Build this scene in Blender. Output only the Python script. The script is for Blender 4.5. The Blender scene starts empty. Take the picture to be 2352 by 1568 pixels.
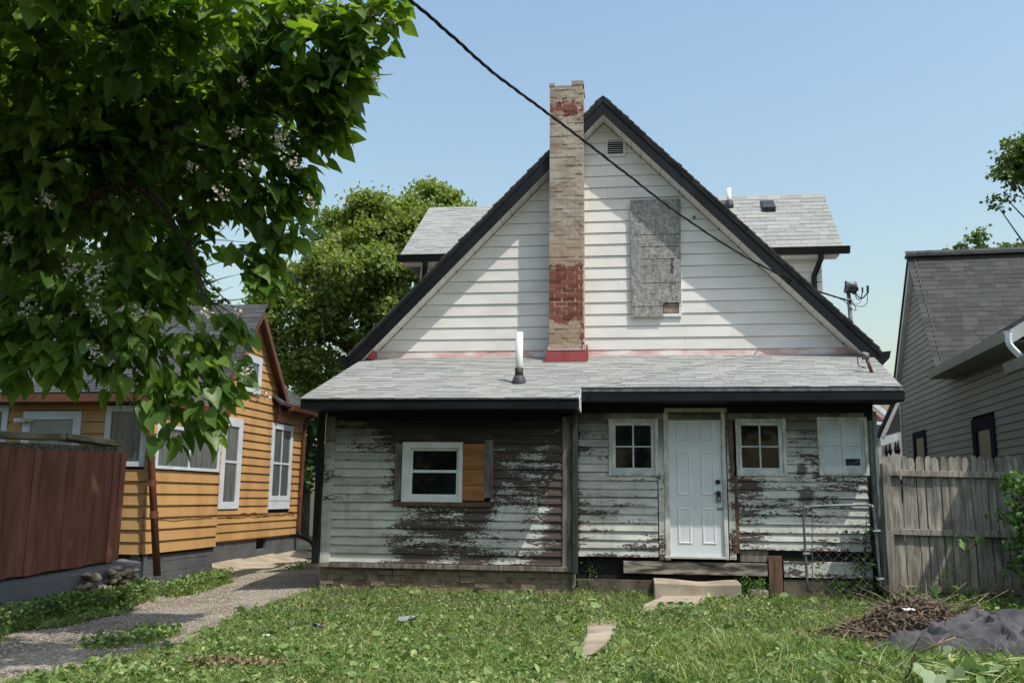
import bpy, bmesh, math, random
import numpy as np
from mathutils import Vector, Matrix
random.seed(7); rng = np.random.default_rng(7)
S = bpy.context.scene; COL = S.collection
# ---------------------------------------------------------------- camera (image measured at 2352 x 1568)
F = 2050.; CX, CY = 1176., 784.; PIT = math.radians(9.85); ROL = math.radians(0.6); CH = 1.4
fw = np.array([0, math.cos(PIT), math.sin(PIT)]); rt0 = np.array([1., 0, 0]); up0 = np.cross(rt0, fw)
rt = math.cos(ROL)*rt0+math.sin(ROL)*up0; up = -math.sin(ROL)*rt0+math.cos(ROL)*up0
CP = np.array([0, 0, CH])
cam = bpy.data.cameras.new('camera'); co = bpy.data.objects.new('camera', cam); COL.objects.link(co)
m = Matrix([[rt[0], up[0], -fw[0], 0], [rt[1], up[1], -fw[1], 0], [rt[2], up[2], -fw[2], CH], [0, 0, 0, 1]])
co.matrix_world = m; cam.sensor_width = 36; cam.lens = 36*F/2352; cam.clip_end = 2000; cam.clip_start = .1
S.camera = co
# ---------------------------------------------------------------- light
a7 = math.radians(7)
tr = (-1.35, 1.0, -3.0)
trv = Vector((tr[0]*math.cos(a7)+tr[1]*math.sin(a7), -tr[0]*math.sin(a7)+tr[1]*math.cos(a7), tr[2])).normalized()
sun = bpy.data.lights.new('sun', 'SUN'); so = bpy.data.objects.new('sun', sun); COL.objects.link(so)
sun.energy = 3.6; sun.angle = math.radians(.55); sun.color = (1, .94, .86)
so.rotation_euler = trv.to_track_quat('-Z', 'Y').to_euler()
W = bpy.data.worlds.new('World'); S.world = W; W.use_nodes = True
wn = W.node_tree; sky = wn.nodes.new('ShaderNodeTexSky'); sky.sky_type = 'NISHITA'; sky.sun_disc = False
sky.sun_elevation = math.asin(-trv.z); sky.sun_rotation = math.atan2(-trv.x, -trv.y)
sky.air_density = 2.1; sky.dust_density = 3.0; sky.ozone_density = 3.5; sky.altitude = 200
bg = wn.nodes['Background']; bg.inputs[1].default_value = .15
wn.links.new(sky.outputs[0], bg.inputs[0])
S.view_settings.view_transform = 'Standard'; S.view_settings.look = 'None'; S.view_settings.exposure = 0.3
S.view_settings.gamma = 1; S.view_settings.use_curve_mapping = False
try:
    S.cycles.use_denoising = True; S.cycles.max_bounces = 6; S.cycles.transparent_max_bounces = 6
except Exception: pass
# ---------------------------------------------------------------- frames
def ray(x, y): return fw+(x-CX)/F*rt-(y-CY)/F*up
class Frame:
    def __init__(s, ox, oy, yaw):
        s.o = np.array([ox, oy, 0.]); s.yaw = yaw; a = math.radians(yaw)
        s.U = np.array([math.cos(a), -math.sin(a), 0]); s.V = np.array([math.sin(a), math.cos(a), 0])
    def at(s, x, y, v):
        r = ray(x, y); t = ((s.o-CP)@s.V+v)/(r@s.V); p = CP+t*r-s.o; return float(p@s.U), float(p[2])
    def atu(s, x, y, u):
        r = ray(x, y); t = ((s.o-CP)@s.U+u)/(r@s.U); p = CP+t*r-s.o; return float(p@s.V), float(p[2])
    def roof(s, x, y, a, b):
        r = ray(x, y); o = CP-s.o; t = (a+b*(o@s.V)-CP[2])/(r[2]-b*(r@s.V)); p = CP+t*r-s.o
        return float(p@s.U), float(p@s.V), float(p[2])
    def w(s, u, v, z): return s.o+u*s.U+v*s.V+np.array([0, 0, z])
M = Frame(2.53, 12.16, 7); Y = Frame(-5.44, 13.5, 9); G = Frame(8.67, 19.78, 11)
def dep(x, y, d): return Vector(CP+ray(x, y)*d)
def gp(x, y, z=.06):
    r = ray(x, y); return Vector(CP+r*((z-CH)/r[2]))
# ---------------------------------------------------------------- objects
def link(o, parent=None):
    COL.objects.link(o)
    if parent is not None: o.parent = parent
    return o
def thing(name, label, cat, frame=None, loc=None, group=None, kind=None):
    o = bpy.data.objects.new(name, None); o.empty_display_size = .2
    if frame: o.location = Vector(frame.o); o.rotation_euler = (0, 0, -math.radians(frame.yaw))
    if loc is not None: o.location = Vector(loc)
    return tag(link(o), label, cat, group, kind)
def tag(o, label=None, cat=None, group=None, kind=None):
    if label: o['label'] = label
    if cat: o['category'] = cat
    if group: o['group'] = group
    if kind: o['kind'] = kind
    return o
class MB:
    def __init__(s): s.v = []; s.f = []
    def add(s, vs, fs):
        n = len(s.v); s.v += [tuple(map(float, p)) for p in vs]; s.f += [tuple(i+n for i in f) for f in fs]; return s
    def box(s, x0, x1, y0, y1, z0, z1):
        return s.add([(x0,y0,z0),(x1,y0,z0),(x1,y1,z0),(x0,y1,z0),(x0,y0,z1),(x1,y0,z1),(x1,y1,z1),(x0,y1,z1)],
                     [(0,3,2,1),(4,5,6,7),(0,1,5,4),(1,2,6,5),(2,3,7,6),(3,0,4,7)])
    def hexa(s, p): # 8 pts, bottom 4 ccw, top 4
        return s.add(p, [(0,3,2,1),(4,5,6,7),(0,1,5,4),(1,2,6,5),(2,3,7,6),(3,0,4,7)])
    def prism(s, pts, y0, y1): # pts (x,z), extrude along y
        n = len(pts); vs = [(x, y0, z) for x, z in pts]+[(x, y1, z) for x, z in pts]
        return s.add(vs, [tuple(range(n)), tuple(range(2*n-1, n-1, -1))]+[(i, i+n, (i+1) % n+n, (i+1) % n) for i in range(n)])
    def slab(s, pts, off): # any polygon pts, offset vector
        n = len(pts); off = Vector(off); vs = [tuple(p) for p in pts]+[tuple(Vector(p)+off) for p in pts]
        return s.add(vs, [tuple(range(n)), tuple(range(2*n-1, n-1, -1))]+[(i, i+n, (i+1) % n+n, (i+1) % n) for i in range(n)])
    def tube(s, pts, r, n=8, cap=True):
        pts = [Vector(p) for p in pts]; rs = r if hasattr(r, '__len__') else [r]*len(pts); rings = []
        t0 = (pts[1]-pts[0]).normalized(); ref = Vector((0, 0, 1)) if abs(t0.z) < .9 else Vector((1, 0, 0))
        for i, p in enumerate(pts):
            t = (pts[min(i+1, len(pts)-1)]-pts[max(i-1, 0)]).normalized()
            a = t.cross(ref).normalized(); b = t.cross(a).normalized(); ref = -b if b.length else ref
            ref = (ref-ref.dot(t)*t)
            a = t.cross(ref).normalized(); b = a.cross(t).normalized(); ref = b
            rings.append([p+rs[i]*(math.cos(2*math.pi*k/n)*a+math.sin(2*math.pi*k/n)*b) for k in range(n)])
        vs = [tuple(q) for rr in rings for q in rr]; fs = []
        for i in range(len(pts)-1):
            for k in range(n): fs.append((i*n+k, i*n+(k+1) % n, (i+1)*n+(k+1) % n, (i+1)*n+k))
        if cap: fs += [tuple(range(n-1, -1, -1)), tuple(range((len(pts)-1)*n, len(pts)*n))]
        return s.add(vs, fs)
    def mesh(s, name, mat, smooth=False):
        me = bpy.data.meshes.new(name); me.from_pydata(s.v, [], s.f); me.update()
        bm = bmesh.new(); bm.from_mesh(me); bmesh.ops.recalc_face_normals(bm, faces=bm.faces); bm.to_mesh(me); bm.free()
        if mat: me.materials.append(mat)
        if smooth: me.polygons.foreach_set('use_smooth', [True]*len(me.polygons))
        return me
    def build(s, name, mat, parent=None, smooth=False, bevel=0):
        o = bpy.data.objects.new(name, s.mesh(name, mat, smooth)); link(o, parent)
        if bevel:
            b = o.modifiers.new('edge', 'BEVEL'); b.width = bevel; b.segments = 2; b.limit_method = 'ANGLE'
        return o
def npmesh(name, V, Fq, mat, parent=None, k=None, flat=True):
    k = k or Fq.shape[1]; me = bpy.data.meshes.new(name); V = np.asarray(V, np.float32).reshape(-1, 3); Fq = np.asarray(Fq, np.int32)
    me.vertices.add(len(V)); me.vertices.foreach_set('co', V.ravel()); me.loops.add(Fq.size); me.loops.foreach_set('vertex_index', Fq.ravel())
    me.polygons.add(len(Fq)); me.polygons.foreach_set('loop_start', np.arange(0, Fq.size, k, dtype=np.int32)); me.polygons.foreach_set('loop_total', np.full(len(Fq), k, np.int32))
    me.update(calc_edges=True); me.materials.append(mat)
    if flat: me.shade_flat()
    return link(bpy.data.objects.new(name, me), parent)
def piece(name, me, mtx, parent, label=None):
    o = bpy.data.objects.new(name, me); link(o, parent); o.matrix_local = mtx
    if label: o['label'] = label
    return o
def bx(name, mat, parent, x0, x1, y0, y1, z0, z1, bevel=0, label=None):
    o = MB().box(x0, x1, y0, y1, z0, z1).build(name, mat, parent, bevel=bevel)
    if label: o['label'] = label
    return o
# ---------------------------------------------------------------- materials
class NT:
    def __init__(s, name):
        s.m = bpy.data.materials.new(name); s.m.use_nodes = True; s.t = s.m.node_tree; s.b = s.t.nodes['Principled BSDF']; s.out = s.t.nodes['Material Output']
    def n(s, typ, **kw):
        x = s.t.nodes.new('ShaderNode'+typ)
        for k, v in kw.items(): setattr(x, k, v)
        return x
    def l(s, a, b): s.t.links.new(a, b)
    def set(s, sock, v):
        if isinstance(v, bpy.types.NodeSocket): s.l(v, sock)
        elif isinstance(v, tuple) and len(v) == 3 and sock.type == 'RGBA': sock.default_value = (*v, 1)
        else: sock.default_value = v
    def math(s, op, a, b=0., c=None, clamp=False):
        x = s.n('Math', operation=op, use_clamp=clamp); s.set(x.inputs[0], a); s.set(x.inputs[1], b)
        if c is not None: s.set(x.inputs[2], c)
        return x.outputs[0]
    def mix(s, f, a, b, mode='MIX'):
        x = s.n('Mix', data_type='RGBA', blend_type=mode); s.set(x.inputs[0], f); s.set(x.inputs[6], a); s.set(x.inputs[7], b); return x.outputs[2]
    def pos(s, ref=None, scale=(1, 1, 1), gen=False):
        if ref is not None:
            tc = s.n('TexCoord'); tc.object = ref; o = tc.outputs['Object']
        elif gen: o = s.n('TexCoord').outputs['Object']
        else: o = s.n('NewGeometry').outputs['Position']
        mp = s.n('Mapping'); mp.inputs['Scale'].default_value = scale; s.l(o, mp.inputs[0]); return mp.outputs[0]
    def noise(s, vec, scale, detail=4, rough=.55, dist=0):
        x = s.n('TexNoise'); s.l(vec, x.inputs['Vector']); x.inputs['Scale'].default_value = scale; x.inputs['Detail'].default_value = detail
        x.inputs['Roughness'].default_value = rough; x.inputs['Distortion'].default_value = dist; return x.outputs[0]
    def ramp(s, f, a, b): # smooth step from a to b
        x = s.n('MapRange', interpolation_type='SMOOTHSTEP'); s.set(x.inputs[0], f); s.set(x.inputs[1], a); s.set(x.inputs[2], b); return x.outputs[0]
    def rnd(s):
        a = s.n('ObjectInfo').outputs['Random']; b = s.n('NewGeometry').outputs['Random Per Island']
        return s.math('FRACT', s.math('ADD', a, b))
    def bump(s, h, strength=.3, dist=.01):
        x = s.n('Bump'); x.inputs['Strength'].default_value = strength; x.inputs['Distance'].default_value = dist; s.l(h, x.inputs['Height'])
        s.l(x.outputs[0], s.b.inputs['Normal'])
    def done(s, col, rough=.7, metal=0., spec=None):
        s.set(s.b.inputs['Base Color'], col); s.set(s.b.inputs['Roughness'], rough); s.set(s.b.inputs['Metallic'], metal)
        if spec is not None: s.b.inputs['Specular IOR Level'].default_value = spec
        return s.m
def simple(name, c1, c2=None, scale=6, rough=.6, bump=.15, bscale=None, bd=.004, stretch=(1, 1, 1), rv=0., metal=0., spec=.4, ref=None, gen=False):
    N = NT(name); p = N.pos(ref, stretch, gen); f = N.noise(p, scale)
    col = N.mix(N.ramp(f, .35, .65), c1, c2 or tuple(min(1, x*1.15) for x in c1))
    if rv: col = N.mix(1., col, N.mix(N.rnd(), (1-rv,)*3, (1+rv,)*3), 'MULTIPLY')
    if bump: N.bump(N.noise(p, bscale or scale*8, 5), bump, bd)
    return N.done(col, rough, metal, spec)
def glass(name, c=(.012, .014, .015), rough=.04):
    N = NT(name); p = N.pos(None, (1, 1, 1)); N.bump(N.noise(p, 1.6, 2), .05, .02)
    return N.done(N.mix(N.ramp(N.noise(p, 3), .4, .7), c, tuple(x*2.2 for x in c)), rough, 0, .28)
# ================================================================ MAIN HOUSE
house = thing('house', 'weathered white cottage with a steep black-trimmed gable, brick chimney and peeling back porch', 'house', M)
def peel_mat():
    N = NT('peeling_paint'); p = N.pos(house); sx = N.n('SeparateXYZ'); N.l(p, sx.inputs[0]); u, z = sx.outputs[0], sx.outputs[2]
    pa = N.pos(house, (1.5, 1, 7)); pb = N.pos(house, (9, 3, 26))
    n1 = N.noise(pa, 1.5, 5, .62, .3); n2 = N.noise(pb, 2.2, 5, .7)
    gz_t = N.n('SeparateXYZ'); N.l(N.n('TexCoord').outputs['Generated'], gz_t.inputs[0]); lap = N.math('SUBTRACT', 1., N.ramp(gz_t.outputs[2], 0, .32))
    n3 = N.noise(N.pos(house, (.5, 1, 1.1)), 1.6, 3, .5)
    nz = N.math('ADD', N.math('ADD', N.math('MULTIPLY', n1, 1.05), N.math('MULTIPLY', n2, 1.1)), N.math('MULTIPLY', n3, .75)); nz = N.math('SUBTRACT', nz, .95)
    nz = N.math('ADD', nz, N.math('MULTIPLY', N.math('SUBTRACT', N.n('ObjectInfo').outputs['Random'], .5), .12)); nz = N.math('SUBTRACT', nz, N.math('MULTIPLY', lap, .07))
    left = N.math('SUBTRACT', 1., N.ramp(u, -1.66, -1.6))
    b1 = N.math('MULTIPLY', N.math('SUBTRACT', 1., N.ramp(u, -4.7, -3.75)), .42)
    b2 = N.math('MULTIPLY', N.math('MULTIPLY', N.math('SUBTRACT', 1., N.ramp(z, 1.1, 1.35)), .235), N.math('SUBTRACT', 1., N.ramp(u, -2.5, -1.95)))
    g = N.math('MULTIPLY', N.ramp(u, -3.1, -2.6), N.math('SUBTRACT', 1., N.ramp(u, -2.2, -1.75)))
    b3 = N.math('MULTIPLY', N.math('MULTIPLY', g, N.math('SUBTRACT', 1., N.ramp(z, 1.9, 2.35))), .19)
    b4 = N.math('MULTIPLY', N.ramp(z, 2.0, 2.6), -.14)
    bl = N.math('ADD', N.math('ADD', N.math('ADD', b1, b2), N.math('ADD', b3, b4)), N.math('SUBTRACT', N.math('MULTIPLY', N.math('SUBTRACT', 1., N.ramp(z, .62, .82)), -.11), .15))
    e1 = N.math('SUBTRACT', N.ramp(u, .2, .75), N.ramp(u, .75, 1.15))  # torn area right of the door
    br = N.math('ADD', .30, N.math('MULTIPLY', e1, -.11))
    br = N.math('ADD', br, N.math('MULTIPLY', N.math('MULTIPLY', N.math('SUBTRACT', 1., N.ramp(z, .5, .95)), -.07), 1.))
    zb = N.math('MULTIPLY', N.ramp(z, 1.45, 1.62), N.math('SUBTRACT', 1., N.ramp(z, 1.78, 1.84)))
    br = N.math('ADD', br, N.math('MULTIPLY', N.math('MULTIPLY', zb, N.ramp(u, .4, .5)), -.12))
    bias = N.math('ADD', N.math('MULTIPLY', left, bl), N.math('MULTIPLY', N.math('SUBTRACT', 1., left), br))
    k = N.ramp(N.math('ADD', nz, bias), .606, .622)
    wood = N.mix(N.ramp(N.noise(N.pos(house, (2, 2, 60)), 2, 5, .7), .3, .7), (.045, .034, .028), (.125, .10, .085))
    wood = N.mix(N.ramp(N.noise(N.pos(house, (.6, 1, 8.6)), 1.3, 2), .4, .62), wood, (.065, .05, .042)); wood = N.mix(N.math('MULTIPLY', N.ramp(z, 1.9, 2.5), .75), wood, (.022, .018, .016))  # upper bare wood darkened as well, eave shade put into the colour
    pt = N.mix(N.ramp(N.noise(N.pos(house, (1, 1, 3)), 2.5, 5), .3, .75), (.40, .42, .37), (.60, .61, .56))
    pt = N.mix(N.math('MULTIPLY', N.ramp(N.noise(N.pos(house, (1, 1, 8)), 4, 5), .6, .72), .45), pt, (.33, .30, .22))
    dirt_eave_shade = N.math('MULTIPLY', N.ramp(N.math('ADD', z, N.noise(N.pos(house), 1.4, 4)), 2.3, 2.95), .88)  # grime deepened toward the wall top to paint in the eave shade
    pt = N.mix(dirt_eave_shade, pt, (.11, .115, .09)); pt = N.mix(N.math('MULTIPLY', N.ramp(N.noise(N.pos(house, (9, 1, 40)), 1.5, 5, .75), .60, .68), .55), pt, (.12, .115, .10)); pt = N.mix(N.math('MULTIPLY', N.ramp(N.noise(N.pos(house, (5, 1, .8)), 1.3, 4), .5, .7), .3), pt, (.22, .21, .17))
    burn = None
    for (bu, bz, ru, rz) in ((1.47, 1.45, .15, .17), (1.44, 1.80, .09, .17)):
        d = N.math('ADD', N.math('POWER', N.math('DIVIDE', N.math('SUBTRACT', u, bu), ru), 2.), N.math('POWER', N.math('DIVIDE', N.math('SUBTRACT', z, bz), rz), 2.))
        q = N.math('SUBTRACT', 1., N.ramp(N.math('ADD', d, N.math('MULTIPLY', N.noise(N.pos(house, (5, 1, 9)), 1.5, 5, .7), 3.)), 1.6, 2.5))
        burn = q if burn is None else N.math('MAXIMUM', burn, q)
    col = N.mix(k, wood, pt); col = N.mix(N.math('MULTIPLY', burn, .85), col, (.035, .033, .032))
    col = N.mix(1., col, N.mix(N.rnd(), (.88,)*3, (1.1,)*3), 'MULTIPLY')
    h = N.math('ADD', N.math('MULTIPLY', k, .8), N.math('MULTIPLY', N.noise(N.pos(house, (2, 2, 50)), 3, 5), .5))
    N.bump(h, .55, .004)
    return N.done(col, .75, 0, .25)
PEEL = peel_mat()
BLACK = simple('black_paint', (.006, .007, .007), (.010, .011, .011), 3, .5, .1, 20, spec=.25)
TRIMB = simple('black_fascia', (.0045, .006, .008), (.010, .012, .015), 1.2, .55, .08, 9, spec=.18)
SID = simple('white_aluminium_siding', (.62, .60, .555), (.70, .68, .64), 1.3, .55, .12, 5, .004, (1, 1, 2), rv=.035)
WHITE = simple('white_paint', (.62, .66, .66), (.72, .76, .76), 4, .4, .05)
DOORW = simple('door_paint', (.58, .63, .64), (.66, .70, .71), 2, .38, .03)
OLDW = simple('old_white_trim', (.36, .36, .30), (.60, .60, .54), 5, .7, .4, 30, .003, (3, 3, 1))
GREYW = simple('grey_bare_wood', (.10, .085, .07), (.22, .20, .175), 5, .85, .5, 40, .004, (4, 4, .6))
BROWNW = simple('brown_bare_wood', (.075, .045, .03), (.15, .09, .06), 5, .85, .5, 40, .004, (4, 4, .6))
DARK = simple('dark_void', (.006, .006, .006), (.01, .01, .01), 3, .9, 0)
GLASS = glass('window_glass', (.006, .008, .008))
INT = simple('dim_interior', (.02, .022, .02), (.04, .042, .04), 2, .9, 0)
PLYW = simple('orange_plywood', (.24, .095, .028), (.34, .155, .05), 3, .65, .2, 40, .002, (1, 1, 6))
REDM = simple('red_flashing', (.27, .055, .06), (.34, .075, .08), 3, .45, .1)
PINKM = simple('faded_pink_flashing', (.52, .30, .28), (.62, .56, .52), 2.4, .5, .5, 6, .02, (1, 1, 2))
PVC = simple('white_pvc', (.70, .71, .69), (.76, .77, .75), 6, .35, 0)
RUBBER = simple('grey_rubber', (.035, .036, .042), (.055, .056, .062), 6, .6, .1)
METAL = simple('galvanised_steel', (.10, .11, .115), (.19, .20, .205), 12, .5, .15, metal=.5)
RUST = simple('rusty_iron', (.06, .025, .015), (.16, .075, .045), 20, .8, .4)
GUNM = simple('green_black_pipe', (.022, .03, .026), (.035, .045, .04), 5, .4, .1)

def clap_mesh(mat, t=.026, top=.955):  # short top leaves a gap; the near-black wall showing there draws the lap shadow
    return MB().hexa([(0, -t, 0), (1, -t, 0), (1, .006, 0), (0, .006, 0), (0, -.004, top), (1, -.004, top), (1, .006, top), (0, .006, top)]).mesh('board', mat)
def boards(parent, me, u0, u1, z0, z1, v, ex, holes=(), wob=.003, joint=.35, side=None, maxlen=4.0, rnd=random):
    """clapboards; side=None: wall along x at y=v; side=+1/-1: wall along y at x=v, facing +x / -x"""
    z = z0
    while z < z1-1e-4:
        h = min(ex, z1-z); segs = [(u0, u1)]
        for (a, b, c, d) in holes:
            if z+h*.5 > c and z+h*.5 < d:
                ns = []
                for (p, q) in segs:
                    if b <= p or a >= q: ns.append((p, q)); continue
                    if a > p: ns.append((p, a))
                    if b < q: ns.append((b, q))
                segs = ns
        for (p, q) in segs:
            cuts = [p, q]
            if q-p > 1.4 and rnd.random() < joint: cuts.insert(1, p+(q-p)*rnd.uniform(.25, .75))
            for a, b in zip(cuts, cuts[1:]):
                if b-a < .03: continue
                L = b-a-.003; r = rnd.uniform(-wob, wob)/max(L, 1)
                if side is None:
                    mt = Matrix.Translation((a, v+rnd.uniform(-.002, .002), z)) @ Matrix.Rotation(r, 4, 'Y') @ Matrix.Diagonal((L, 1, h, 1))
                elif side > 0:
                    mt = Matrix.Translation((v, a, z)) @ Matrix.Rotation(math.pi/2, 4, 'Z') @ Matrix.Diagonal((L, 1, h, 1))
                else:
                    mt = Matrix.Translation((v, b, z)) @ Matrix.Rotation(-math.pi/2, 4, 'Z') @ Matrix.Diagonal((L, 1, h, 1))
                piece('board', me, mt, parent)
        z += ex
# ---- roof plane of the lean-to  z = RA + RB*v
RB = .3281; RA = 2.69+.67*RB
rz = lambda v: RA+RB*v
# left wall
wallL = bx('wall', DARK, house, -5.2, -1.68, .008, 2.4, .42, 2.60)
u1, z1 = M.at(910, 1155, 0); u2, z2 = M.at(1132, 1000, 0)
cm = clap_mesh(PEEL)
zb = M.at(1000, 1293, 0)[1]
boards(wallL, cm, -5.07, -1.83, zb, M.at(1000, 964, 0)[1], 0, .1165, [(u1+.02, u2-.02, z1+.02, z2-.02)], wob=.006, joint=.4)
zfr = M.at(1000, 962, 0)[1]; bx('frieze_board', BLACK, house, -5.07, -1.83, -.035, 0.007, zfr, 2.58)
for a, b in ((-5.21, -5.07), (-1.83, -1.70)):
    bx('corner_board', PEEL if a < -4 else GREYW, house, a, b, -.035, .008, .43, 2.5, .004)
bx('sill_board', GREYW, house, -5.24, -1.68, -.05, .008, zb-.075, zb-.012, .004)
# side returns of the left bay
bx('wall', OLDW, house, -5.2, -5.19+.0, .01, 2.5, .4, 2.6)
bx('bay_return', GREYW, house, -1.70, -1.672, -.03, .44, .2, 2.62)
# foundation of brick under left bay
BRK = NT('foundation_brick'); _p = BRK.pos(house); _f = BRK.noise(_p, 5, 5, .6)
_c = BRK.mix(BRK.ramp(BRK.rnd(), .3, .7), (.13, .075, .05), (.24, .165, .115)); _c = BRK.mix(BRK.ramp(_f, .36, .46), _c, BRK.mix(BRK.noise(_p, 9, 5), (.15, .12, .08), (.29, .235, .16)))
BRK.bump(BRK.noise(_p, 14, 6, .7), 1., .03); BRKM = BRK.done(_c, .9)
MORT = simple('old_mortar', (.14, .105, .07), (.27, .215, .145), 7, .95, .6, 40, .01)
fnd = bx('foundation', MORT, house, -5.2, -1.69, .036, .25, -.3, zb-.08)
bm_ = MB().box(0, 1, 0, 1, 0, 1).mesh('brick', BRKM)
z = .02; k = 0
while z < zb-.1:
    u = -5.21-(.1 if k % 2 else 0)
    while u < -1.72:
        L = .2 if random.random() > .12 else .1; a = max(u, -5.215); b = min(u+L, -1.69)
        if b-a > .04 and random.random() > .16:
            piece('brick', bm_, Matrix.Translation((a, .004+random.uniform(0, .035), z+random.uniform(-.008, .008))) @ Matrix.Rotation(random.uniform(-.06, .06), 4, 'Y') @ Matrix.Diagonal((b-a-random.uniform(.002, .01), .1, random.uniform(.064, .073), 1)), fnd)
        u += L+.008
    z += .075; k += 1
# ---- left window
win = bx('window', INT, house, *[M.at(930, 1084, 0)[0], M.at(1056, 1084, 0)[0]], .05, .07, M.at(990, 1150, 0)[1], M.at(990, 1018, 0)[1])
def rect(px0, py0, px1, py1, v, fr=M):
    xm = (px0+px1)/2; ym = (py0+py1)/2
    return fr.at(px0, ym, v)[0], fr.at(px1, ym, v)[0], fr.at(xm, py1, v)[1], fr.at(xm, py0, v)[1]
def frame(name, mat, parent, r, w, y0, y1, bevel=.004, ws=None): # four bars
    a, b, c, d = r; wl, wr, wb, wt = ws or (w, w, w, w)
    mb = MB(); mb.box(a, a+wl, y0, y1, c, d); mb.box(b-wr, b, y0, y1, c, d); mb.box(a+wl, b-wr, y0+.001, y1, c, c+wb); mb.box(a+wl, b-wr, y0+.001, y1, d-wt, d)
    return mb.build(name, mat, parent, bevel=bevel)
RW = rect(924, 1015, 1062, 1153, -.03)
frame('frame', WHITE, win, RW, .055, -.06, .02, ws=(.11, .05, .075, .085))
a, b, c, d = RW; sa, sb, sc, sd = a+.11, b-.05, c+.075, d-.085; mid = M.at(990, 1082, -.02)[1]
for (zz0, zz1, yy) in ((mid-.015, sd, -.02), (sc, mid+.015, -.035)):
    s_ = frame('sash', WHITE, win, (sa, sb, zz0, zz1), .035, yy, yy+.02, .002)
    MB().box(sa+.035, sb-.035, yy+.008, yy+.012, zz0+.035, zz1-.035).build('pane', GLASS, win)
CURT = simple('curtain', (.10, .10, .09), (.14, .14, .13), 5, .8, .1)
bx('curtain', CURT, win, sa+.09, sa+.2, .03, .045, sc, sd)
pw = rect(1061, 1018, 1113, 1150, -.01)
pan = thing('plywood_panel', None, None) if False else None
for i, (q0, q1) in enumerate(((0, .27), (.27, .54), (.54, 1))):
    hh = pw[3]-pw[2]; bx('plywood_panel', PLYW, house, pw[0], pw[1], -.02-.002*i, .01, pw[2]+hh*q0+.004, pw[2]+hh*q1-.002, .002)
bx('window_casing', GREYW, house, *rect(908, 1018, 925, 1148, 0)[:2], -.03, .008, *rect(908, 1018, 925, 1148, 0)[2:], .004)
bx('window_casing', GREYW, house, *rect(1113, 1010, 1133, 1143, 0)[:2], -.03, .008, *rect(1113, 1010, 1133, 1143, 0)[2:], .004)
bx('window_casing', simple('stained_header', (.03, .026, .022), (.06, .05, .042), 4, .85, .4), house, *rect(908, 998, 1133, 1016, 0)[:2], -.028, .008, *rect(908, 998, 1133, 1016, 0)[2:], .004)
bx('window_sill', BROWNW, house, *rect(905, 1153, 1128, 1165, 0)[:2], -.06, .008, *rect(905, 1152, 1128, 1162, 0)[2:], .004)
# ---- porch wall (v=.44)
PV = .44
wallP = bx('wall', DARK, house, -1.67, 2.33, PV+.012, PV+.1, .58, 2.70)
def pr(px0, py0, px1, py1, v=PV): return rect(px0, py0, px1, py1, v)
ex = .1165; zb2 = pr(1326, 1092, 1510, 1278)[2]
uL = -1.64; uD0 = M.at(1512, 1200, PV)[0]; uD1 = M.at(1697, 1200, PV)[0]; uR = M.at(2004, 1150, PV)[0]
w1 = pr(1398, 962, 1512, 1092); w2 = pr(1690, 962, 1806, 1093); w3 = pr(1878, 958, 1993, 1092)
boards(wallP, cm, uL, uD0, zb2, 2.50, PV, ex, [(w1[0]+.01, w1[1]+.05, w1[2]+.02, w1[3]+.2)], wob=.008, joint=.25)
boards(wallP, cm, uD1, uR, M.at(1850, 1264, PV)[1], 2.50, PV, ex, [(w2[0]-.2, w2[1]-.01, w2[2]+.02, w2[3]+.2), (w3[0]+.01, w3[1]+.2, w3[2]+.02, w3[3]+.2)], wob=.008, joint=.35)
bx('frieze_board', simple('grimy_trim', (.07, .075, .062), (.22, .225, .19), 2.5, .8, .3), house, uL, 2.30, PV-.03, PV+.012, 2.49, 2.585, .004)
def sash4(r, panes, mat_f, mat_p, casing=.05, v=PV, cas=OLDW):
    w = bx('window', DARK, house, r[0]+.02, r[1]-.02, v+.0125, v+.03, r[2]+.02, r[3]-.02)
    frame('casing', cas, w, r, casing, v-.035, v+.012, .004, ws=(casing, casing, .035, .05))
    i = (r[0]+casing, r[1]-casing, r[2]+.035, r[3]-.05)
    x0, x1, z0, z1 = panes; mb = MB()
    mb.box(i[0], x0, v-.02, v+.008, i[2], i[3]); mb.box(x1, i[1], v-.02, v+.008, i[2], i[3])
    mb.box(x0, x1, v-.019, v+.008, i[2], z0); mb.box(x0, x1, v-.019, v+.008, z1, i[3]); mb.build('sash', mat_f, w, bevel=.003)
    xm, zm = (x0+x1)/2, (z0+z1)/2
    g = MB(); g.box(xm-.011, xm+.011, v-.016, v+.002, z0, z1); g.box(x0, xm-.011, v-.015, v+.002, zm-.009, zm+.009); g.box(xm+.011, x1, v-.015, v+.002, zm-.009, zm+.009); g.build('muntin', mat_f, w)
    for (a, b) in ((x0, xm-.011), (xm+.011, x1)):
        for (c, d) in ((z0, zm-.009), (zm+.009, z1)):
            MB().box(a, b, v-.004, v, c, d).build('pane', mat_p, w)
    return w
SASH = simple('weathered_sash', (.42, .45, .44), (.60, .63, .62), 5, .6, .25, 30, .003)
sash4(w1, pr(1414, 977, 1495, 1074), SASH, GLASS)
sash4(w2, pr(1703, 977, 1788, 1074), SASH, GLASS)
PANEW = simple('painted_pane', (.44, .50, .52), (.54, .60, .62), 3, .35, .1)
wc = sash4(w3, pr(1890, 973, 1979, 1071), SASH, PANEW)
bx('cat_flap', simple('dark_flap', (.01, .015, .018), (.05, .07, .08), 9, .2, 0), wc, *pr(1942, 1053, 1976, 1068)[:2], PV-.006, PV-.0045, *pr(1942, 1053, 1976, 1069)[2:])
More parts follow.
